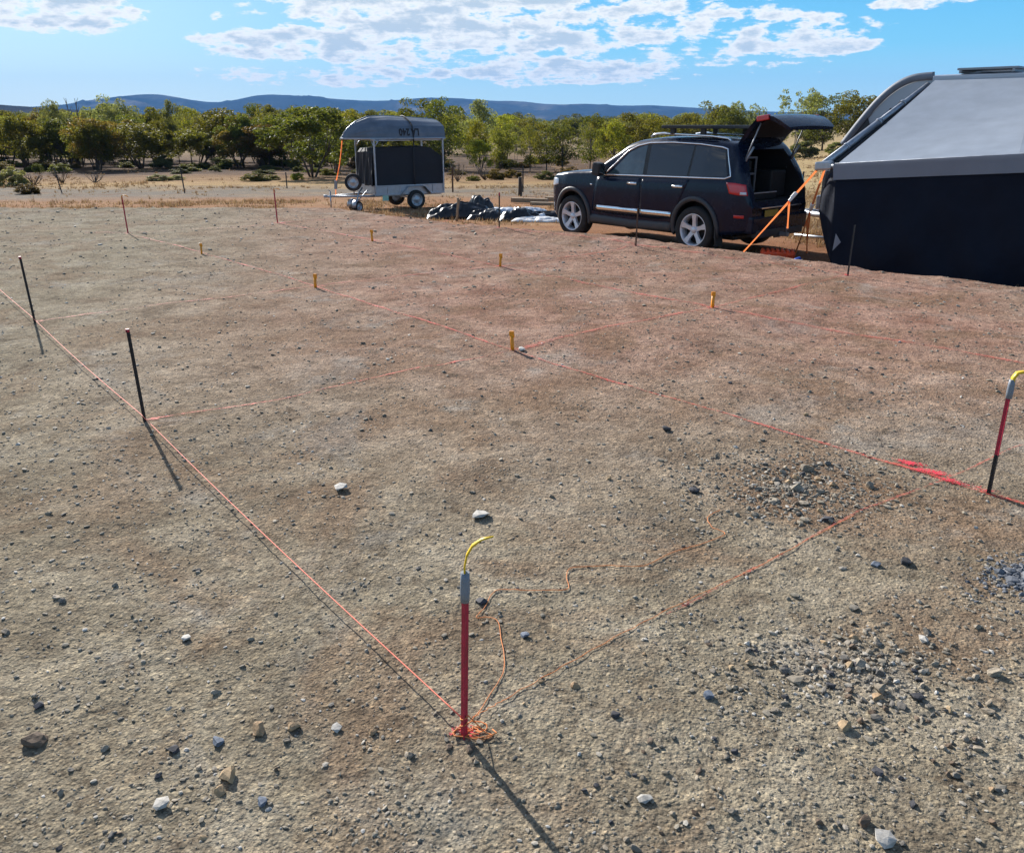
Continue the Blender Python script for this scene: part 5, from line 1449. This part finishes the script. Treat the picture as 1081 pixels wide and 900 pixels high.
# ================================================================== TREES
def crown_mesh(seed, style, mat):
    r_ = np.random.default_rng(seed); C = []
    def blob(x, y, z, r): C.append((x, y, z, r))
    if style == 'umbrella':            # wide, flat-topped mallee crown: caps of leaf at the branch ends
        for _ in range(34):
            a = r_.uniform(0, 6.28); q = math.sqrt(r_.uniform(0, 1)) * .50
            blob(q * math.cos(a), q * math.sin(a), .86 - .55 * q ** 2 * 1.3 - r_.uniform(0, .16), r_.uniform(.06, .15))
        for _ in range(26):
            a = r_.uniform(0, 6.28); q = r_.uniform(.28, .52)
            blob(q * math.cos(a), q * math.sin(a), r_.uniform(.22, .64), r_.uniform(.07, .14))
    elif style == 'round':
        for _ in range(46):
            v = r_.normal(size=3); v /= np.linalg.norm(v); q = r_.uniform(.5, 1.05)
            blob(v[0] * .38 * q, v[1] * .38 * q, .54 + v[2] * .36 * q, r_.uniform(.06, .15))
    elif style == 'tall':
        for _ in range(40):
            z = r_.uniform(.22, .97); w = .30 * math.sin(PI * min(1, (z - .16) / .90)) ** .7; a = r_.uniform(0, 6.28); q = math.sqrt(r_.uniform(.1, 1)) * w
            blob(q * math.cos(a), q * math.sin(a), z - .03, r_.uniform(.06, .115))
    elif style == 'open':              # sparse crown with sky between separate leaf heads
        for _ in range(26):
            z = r_.uniform(.34, .96); w = .42 * math.sin(PI * min(1, (z - .18) / .9)) ** .6; a = r_.uniform(0, 6.28); q = math.sqrt(r_.uniform(.15, 1)) * w
            blob(q * math.cos(a), q * math.sin(a), z - .02, r_.uniform(.055, .10))
    elif style == 'bush':
        for _ in range(34):
            a = r_.uniform(0, 6.28); q = math.sqrt(r_.uniform(0, 1)) * .5
            blob(q * math.cos(a), q * math.sin(a), r_.uniform(.15, .85) * (1 - q * q * 2.2), r_.uniform(.10, .18))
    P = []; S = []
    for x, y, z, r in C:
        n = int(190 * (r / .11) ** 2)
        v = r_.normal(size=(n, 3)); v /= np.linalg.norm(v, axis=1)[:, None]
        v *= (r * r_.uniform(.45, 1.08, n) ** .6)[:, None]
        v[:, 2] = v[:, 2] * .72 + r * .06
        low = v[:, 2] < -.25 * r; v = v[~(low & (r_.random(n) < .6))]
        P.append(v + np.array([x, y, z])); S.append(np.full(len(v), 1.))
    P = np.concatenate(P); n = len(P)
    zt = np.percentile(P[:, 2], 99.3); rt = np.percentile(np.hypot(P[:, 0], P[:, 1]), 97)
    P[:, 2] *= 1. / zt; P[:, :2] *= .5 / rt
    C = [(x * .5 / rt, y * .5 / rt, z / zt, r) for x, y, z, r in C]
    P[:, 2] = np.maximum(P[:, 2], .04)
    s = r_.uniform(.009, .020, n) * (1.5 if style == 'bush' else 1.)
    a = r_.normal(size=(n, 3)); a /= np.linalg.norm(a, axis=1)[:, None]
    a[:, 2] = a[:, 2] * .8 - .25; a /= np.linalg.norm(a, axis=1)[:, None]
    b = np.cross(a, r_.normal(size=(n, 3))); b /= np.linalg.norm(b, axis=1)[:, None]
    V = np.stack([P - a * s[:, None] * 1.3, P + b * s[:, None] * .62, P + a * s[:, None] * 1.3, P - b * s[:, None] * .62], 1).reshape(-1, 3)
    me = np_mesh('crown', V, np.arange(n * 4).reshape(-1, 4), M[mat]); me['blobs'] = 0
    return me, C
def trunk_mesh(seed, style, C, mat):
    r_ = random.Random(seed); mb = MB()
    multi = {'umbrella': 4, 'round': 3, 'tall': 1, 'open': 2, 'bush': 3}[style]
    tops = sorted(C, key=lambda c: -c[2])
    for s in range(multi):
        a = r_.uniform(0, 6.28) if multi > 1 else 0; sp_ = {'umbrella': .20, 'round': .12, 'tall': .02, 'open': .10, 'bush': .1}[style]
        zf = {'umbrella': .46, 'round': .42, 'tall': .62, 'open': .55, 'bush': .3}[style]
        f = Vector((sp_ * math.cos(a), sp_ * math.sin(a), zf)); r0 = .0125 if multi > 1 else .019
        b0 = Vector((.02 * math.cos(a), .02 * math.sin(a), -.02)); m1 = b0.lerp(f, .5) + Vector((r_.uniform(-.03, .03), r_.uniform(-.03, .03), 0))
        mb.tube([b0, m1, f], [r0, r0 * .78, r0 * .55], 7)
        near = sorted(C, key=lambda c: (c[0] - f.x) ** 2 + (c[1] - f.y) ** 2 + .3 * (c[2] - f.z) ** 2)[:7 if multi > 1 else 16]
        for c in near:
            e = Vector(c[:3]); st = b0.lerp(f, r_.uniform(.62, 1.)) if multi > 1 else b0.lerp(f, min(1, max(.4, e.z - .12)))
            m = st.lerp(e, .5) + Vector((0, 0, -.03)); mb.tube([st, m, e], [r0 * .42, r0 * .3, r0 * .12], 5)
    return mb.mesh('trunk', M[mat])
PROTO = {}
def tree_proto(style, mat, var):
    k = (style, mat, var)
    if k not in PROTO:
        sd = hash_str(style + mat) % 1000 + var * 17
        cm, C = crown_mesh(sd, style, mat); tm = trunk_mesh(sd, style, C, 'pale_bark' if style == 'open' else 'bark')
        PROTO[k] = (tm, cm)
    return PROTO[k]
def hash_str(s):
    h = 7
    for ch in s: h = (h * 31 + ord(ch)) % 100003
    return h
def tree(px, base, top, wpx, style, mat, label, group=None, name='tree', cat='tree', D=None, trunk=True):
    p = at(px, base) if D is None else at_y(px, D)
    h = max(.3, up_at(px, top, p.y).z - p.z)
    d = p.y * cp + (CAMZ - p.z) * sp; w = wpx / 880. * d
    tm, cm = tree_proto(style, mat, random.randrange(3 if name == 'tree' else 2))
    t = empty(name, label, cat, p - Vector((0, 0, .05)), random.uniform(0, 6.28), group)
    t.scale = (w, w, h)
    link_mesh('trunk', tm, t); link_mesh('crown', cm, t)
    return t
# front row on the left, from the left edge
for a in [(16, 166, 138, 46, 'umbrella', 'leaf_rust', 'broad low tree with reddish brown crown at the left edge'),
          (22, 160, 127, 50, 'umbrella', 'leaf_rust', 'flat topped tree with rusty crown standing behind the one at the left edge'),
          (52, 168, 139, 32, 'round', 'leaf_olive', 'small round green tree between the rusty trees and the dark block shaped one'),
          (84, 173, 128, 50, 'umbrella', 'leaf_dark', 'dark blocky tree with dense rounded crown standing forward on the left'),
          (57, 158, 124, 34, 'umbrella', 'leaf_dark', 'dark flat crown showing above the small round green tree'),
          (150, 178, 131, 68, 'umbrella', 'leaf_olive', 'wide spreading multi stemmed tree with yellow tinged top, left of centre belt'),
          (122, 174, 147, 30, 'round', 'leaf_olive', 'low olive tree wedged between the dark blocky tree and the wide spreading one'),
          (212, 176, 137, 50, 'umbrella', 'leaf_olive', 'green dome shaped tree right of the wide spreading tree'),
          (183, 172, 134, 30, 'round', 'leaf_dark', 'narrow dark tree between the wide spreading tree and the green dome'),
          (252, 174, 116, 66, 'umbrella', 'leaf_olive', 'big pale stemmed tree with broad layered crown left of the dark giant'),
          (282, 178, 131, 50, 'round', 'leaf_rust', 'brownish bushy tree at the foot of the big layered tree'),
          (300, 178, 122, 40, 'round', 'leaf_dark', 'dark leafy tree filling the gap left of the giant spreading tree'),
          (330, 187, 113, 88, 'umbrella', 'leaf_dark', 'giant dark spreading tree with forked stems left of the trailer'),
          (355, 183, 130, 40, 'round', 'leaf_dark', 'dark tree right behind the trailer drawbar')]:
    tree(a[0], a[1], a[2], a[3] * 1.22, *a[4:])
# second row
for a in [(66, 160, 107, 26, 'round', 'leaf_grey', 'grey green tree with pointed top rising left of the bare twigs'),
          (115, 160, 102, 34, 'tall', 'leaf_grey', 'tallest grey green tree of the left belt'),
          (134, 160, 107, 36, 'round', 'leaf_grey', 'rounded grey green tree right of the tallest one'),
          (170, 160, 114, 34, 'round', 'leaf_olive', 'olive round crown on the skyline below the left mountain'),
          (190, 160, 106, 18, 'tall', 'leaf_grey', 'slender pale grey tree below the left mountain'),
          (203, 160, 113, 26, 'tall', 'leaf_bright', 'bright yellow green tree next to the slender grey one'),
          (45, 158, 121, 40, 'umbrella', 'leaf_rust', 'rust tinged crown behind the small round green tree'),
          (268, 155, 110, 22, 'round', 'leaf_dark', 'small dark crown against the foot of the mountains'),
          (284, 155, 111, 24, 'umbrella', 'leaf_olive', 'flat olive crown touching the mountain skyline'),
          (374, 165, 116, 30, 'round', 'leaf_bright', 'bright green crown showing just left of the upturned dinghy'),
          (392, 150, 117, 18, 'round', 'leaf_dark', 'dark crown showing above the bow of the dinghy')]:
    tree(*a[:3], a[3] * 1.25, *a[4:7], D=random.uniform(95, 125))
# behind and right of the trailer
for a in [(446, 186, 105, 48, 'tall', 'leaf_dark', 'tall dark tree rising behind the trailer', 78), (470, 186, 104, 46, 'tall', 'leaf_dark', 'tall dark tree just right of the trailer post', 76),
          (507, 180, 106, 38, 'tall', 'leaf_grey', 'tall grey green tree right of the two dark ones', 92), (428, 170, 120, 40, 'round', 'leaf_olive', 'olive tree hidden behind the dinghy', 95),
          (503, 172, 127, 26, 'round', 'leaf_bright', 'small bright green tree below the tall grey green one', 86), (507, 174, 147, 26, 'umbrella', 'leaf_bright', 'low yellow green umbrella shaped tree with a thin trunk', 72),
          (527, 171, 135, 30, 'round', 'leaf_olive', 'olive tree with yellow rim right of the low umbrella shaped tree', 76), (545, 170, 133, 20, 'open', 'leaf_grey', 'thin sparse grey tree left of the row of green trees', 82),
          (559, 175, 132, 24, 'tall', 'leaf_olive', 'slim olive tree with a straight trunk', 74), (576, 178, 128, 34, 'tall', 'leaf_olive', 'dense olive tree in the row left of the car bonnet', 72),
          (594, 179, 126, 38, 'tall', 'leaf_dark', 'dark broad tree behind the front of the car', 70), (622, 177, 121, 30, 'tall', 'leaf_dark', 'dark round headed tree above the car bonnet', 74),
          (644, 174, 127, 36, 'round', 'leaf_bright', 'yellow green bushy tree above the windscreen', 80), (664, 170, 120, 44, 'round', 'leaf_olive', 'large olive crown behind the car roof front', 84),
          (690, 166, 123, 42, 'round', 'leaf_bright', 'bright green crown behind the middle of the car roof', 92), (718, 166, 122, 36, 'round', 'leaf_olive', 'olive crown behind the roof rack', 98),
          (748, 160, 109, 46, 'round', 'leaf_olive', 'big rounded tree behind the roof rack rear', 105), (778, 160, 109, 46, 'round', 'leaf_grey', 'large grey green tree above the raised tailgate', 108), (765, 160, 116, 40, 'round', 'leaf_dark', 'dark tree between the two big trees over the roof rack', 100),
          (838, 152, 94, 44, 'open', 'leaf_grey', 'tall gum tree with sparse crown and sky showing through, right of the tailgate', 118), (868, 152, 100, 44, 'tall', 'leaf_dark', 'dark gum tree right of the tall sparse gum', 122), (850, 152, 98, 34, 'tall', 'leaf_grey', 'grey leaved gum tree between the tall sparse gum and the dark gum', 127),
          (897, 152, 98, 52, 'round', 'leaf_olive', 'dense gum tree next to the caravan front', 118), (918, 152, 103, 34, 'round', 'leaf_rust', 'brownish gum tree touching the caravan front', 124),
          (858, 154, 118, 40, 'round', 'leaf_dark', 'dark lower tree filling in below the sparse gums', 126), (822, 152, 118, 22, 'round', 'leaf_grey', 'small grey tree behind the tip of the tailgate', 130)]:
    tree(*a[:3], a[3] * 1.18, *a[4:7], D=a[7])
# the belt behind
BEL = 'trees in the dense belt behind the fence line'
for k in range(120):
    px = random.uniform(-70, 425) if k < 76 else random.uniform(425, 760)
    D = random.uniform(105, 240)
    st = random.choice(['round', 'round', 'umbrella', 'tall']); mt = random.choice(['leaf_olive', 'leaf_dark', 'leaf_olive', 'leaf_grey', 'leaf_bright'])
    top = random.uniform(115, 127) if px < 425 else random.uniform(119, 129)
    tree(px, 0, top, random.uniform(30, 52) * (150 / D) ** .5, st, mt, 'tree in the dense olive green belt behind the fence line', BEL, D=D)
for k in range(40):                         # nearer fill on the left belt
    px = random.uniform(-40, 390); D = random.uniform(70, 104)
    tree(px, 0, random.uniform(121, 140), random.uniform(40, 62), random.choice(['round', 'umbrella', 'umbrella']), random.choice(['leaf_olive', 'leaf_dark', 'leaf_rust', 'leaf_dark']), 'tree in the dense olive green belt behind the fence line', BEL, D=D)
FAR = 'small far trees out on the plain'
for k in range(60):
    px = random.uniform(430, 960); D = random.uniform(260, 700)
    tree(px, 0, 127 - 4 * (260 / D), random.uniform(5, 12) * (300 / D) ** .5 * 1.6, 'round', random.choice(['leaf_olive', 'leaf_grey', 'leaf_dark']), 'small far tree out on the plain', FAR, D=D)
# low plants
def bush(px, base, top, w, mat, label, D=None, cat='bush'): tree(px, base, top, w, 'bush', mat, label, None, 'shrub', cat, D)
bush(270, 191, 182, 30, 'leaf_olive', 'low green bush in front of the big layered tree')
bush(314, 190, 182, 15, 'leaf_bright', 'small vivid green bush beside the short fence picket')
bush(287, 190, 184, 18, 'leaf_olive', 'flat green bush between the two brighter bushes')
bush(168, 191, 183, 26, 'leaf_pale', 'pale grey green low shrub left of the fence picket, nearer the middle')
bush(186, 190, 184, 20, 'leaf_pale', 'pale low shrub touching the fence picket in front of the trees')
bush(12, 197, 176, 34, 'leaf_pale', 'pale twiggy shrub at the left edge')
bush(28, 205, 193, 26, 'leaf_rust', 'dry brown shrub below the pale twiggy one')
bush(848, 164, 149, 34, 'leaf_grey', 'rounded grey green bush behind the raised tailgate strut', 88)
bush(884, 161, 150, 26, 'leaf_grey', 'grey green bush next to the caravan awning arm', 92)
bush(500, 191, 185, 16, 'leaf_olive', 'small green bush right of the trailer')
bush(522, 190, 178, 22, 'leaf_rust', 'dry brown bush below the thin sparse grey tree')
bush(540, 188, 178, 20, 'leaf_rust', 'dry twiggy bush left of the wooden fence post')
bush(575, 190, 180, 22, 'leaf_grey', 'dull grey bush right of the wooden fence post')
bush(700, 172, 160, 30, 'leaf_rust', 'dry bush behind the car windows', 70)
def dead_bush(px, base, top, label, seed, w=1.):
    p = at(px, base); h = up_at(px, top, p.y).z - p.z; r_ = random.Random(seed); mb = MB()
    for s in range(9):
        a = r_.uniform(0, 6.28); f = Vector((.5 * w * h * math.cos(a), .5 * w * h * math.sin(a), h * r_.uniform(.55, 1)))
        m = f * .5 + Vector((r_.uniform(-.1, .1), r_.uniform(-.1, .1), -.06 * h)); mb.tube([(0, 0, -.03), m, f], [.030, .020, .008], 5)
        for q in range(4):
            st = m.lerp(f, r_.uniform(0, .8)); e = st + Vector((r_.uniform(-.35, .35), r_.uniform(-.35, .35), r_.uniform(.05, .4))) * h * .7; mb.tube([st, e], [.014, .005], 4)
    o = mb.build('dead_shrub', M['dead']); o.location = p; tag(o, label, 'dead bush')
dead_bush(66, 194, 176, 'bare branched dead shrub beside the leaning fence picket', 3, 1.1)
dead_bush(100, 193, 180, 'bare spreading dead shrub right of the leaning fence picket', 4, 1.6)
dead_bush(36, 196, 182, 'bare twiggy dead shrub right of the pale shrub at the left edge', 5, 1.3)
dead_bush(483, 192, 170, 'tall bare dead shrub right of the trailer', 6, .8)
dead_bush(512, 190, 172, 'bare dead shrub in front of the olive tree', 8, 1.1)
for k in range(60):
    px = random.uniform(-30, 400) if k < 46 else random.uniform(440, 640)
    b = random.uniform(172, 186); bsh = tree(px, b, b - random.uniform(5, 11), random.uniform(12, 30), 'bush', random.choice(['leaf_grey', 'leaf_dark', 'leaf_rust', 'leaf_olive']), 'scrubby low bush among the tree trunks of the belt', 'low scrub under the trees', 'shrub', 'bush')
# two bare dead trunks on the skyline
for px, top, lab in ((80, 104, 'bare dead tree top on the skyline, shorter of two'), (89, 104, 'bare dead tree top with forked twigs on the skyline')):
    p = at_y(px, 130); h = up_at(px, top, 130).z - p.z; mb = MB(); mb.tube([(0, 0, 0), (.1, 0, h * .6), (0, 0, h)], [.12, .08, .03], 6)
    for q in range(6): z = h * (.55 + .07 * q); mb.tube([(.05, 0, z), (random.uniform(-.7, .7), random.uniform(-.4, .4), z + .9)], [.05, .02], 5)
    o = mb.build('dead_tree', M['dead']); o.location = p; tag(o, lab, 'dead tree')

# ------------------------------------------------------------------ dry grass, leaf litter
def build_grass():
    n = 26000
    a = rng.uniform(R(-40), R(40), n * 4); D = np.exp(rng.uniform(math.log(9.5), math.log(95), n * 4))
    X = np.tan(a) * D; Y = D
    s = pad_s(X, Y)
    d = np.clip(fbm(X * .16, Y * .16, 4, 88) + .30, 0, 1) * np.clip(fbm(X * .6, Y * .6, 3, 89) + .45, 0, 1) * 1.6
    d *= sstep(.4, 2.2, s)
    d *= np.where((Y > 33) & (Y < 44) & (X < 4), .18, 1.) * np.where((Y > 52) & (X / Y < .2), .35, 1.)
    d *= np.where((X / Y > .2) & (Y > 20), 1.8, 1.)
    # leave the places where things stand
    d *= np.where((X > 3.2) & (Y < 14.5), .12, 1.)
    d *= np.where(np.hypot(X - 3., Y - 17.2) < 2.4, 0, 1) * np.where(np.hypot(X + 3.5, Y - 28.5) < 1.2, .3, 1)
    k = np.nonzero(rng.random(len(X)) < d)[0][:n]
    X, Y = X[k], Y[k]; n = len(X); Z = terrain(X, Y)
    nb = 6; hgt = rng.uniform(.04, .12, n) * np.where(rng.random(n) < .12, 2.0, 1.) * np.where(Y > 40, 1.3, 1.)
    V = []
    for q in range(nb):
        aa = rng.uniform(0, 2 * PI, n); lean = rng.uniform(.15, .9, n); w = (.004 + .00035 * Y) * rng.uniform(.7, 1.4, n)
        bx = X + rng.normal(0, .05, n); by = Y + rng.normal(0, .05, n); hh = hgt * rng.uniform(.6, 1.1, n)
        tx = bx + np.cos(aa) * lean * hh; ty = by + np.sin(aa) * lean * hh
        px_, py_ = -np.sin(aa) * w, np.cos(aa) * w
        V.append(np.stack([np.stack([bx - px_, by - py_, Z - .01], -1), np.stack([bx + px_, by + py_, Z - .01], -1), np.stack([tx, ty, Z + hh], -1)], 1))
    V = np.concatenate(V).reshape(-1, 3)
    o = link_mesh('dry_grass', np_mesh('dry_grass', V, np.arange(len(V)).reshape(-1, 3), M['straw'])); tag(o, 'dry straw coloured grass around the pad', None, None, 'stuff')
build_grass()

# ------------------------------------------------------------------ air
def build_haze():
    me = bpy.data.meshes.new('haze'); bm = bmesh.new(); bmesh.ops.create_cube(bm, size=1.)
    for v in bm.verts: v.co = Vector((v.co.x * 17200, v.co.y * 17200, -60 + (v.co.z + .5) * 460))
    bm.to_mesh(me); bm.free()
    m, nt, out = newmat('haze'); pv = N(nt, 'ShaderNodeVolumePrincipled'); setin(pv, Density=HAZE)
    pv.inputs['Color'].default_value = (.20, .49, 1., 1); pv.inputs['Anisotropy'].default_value = .0
    L(nt, pv.outputs[0], out.inputs['Volume']); me.materials.append(m)
    o = link_mesh('haze', me); tag(o, 'thin blue air that fades the far mountains', None, None, 'stuff')
HAZE = 7e-5
build_haze()
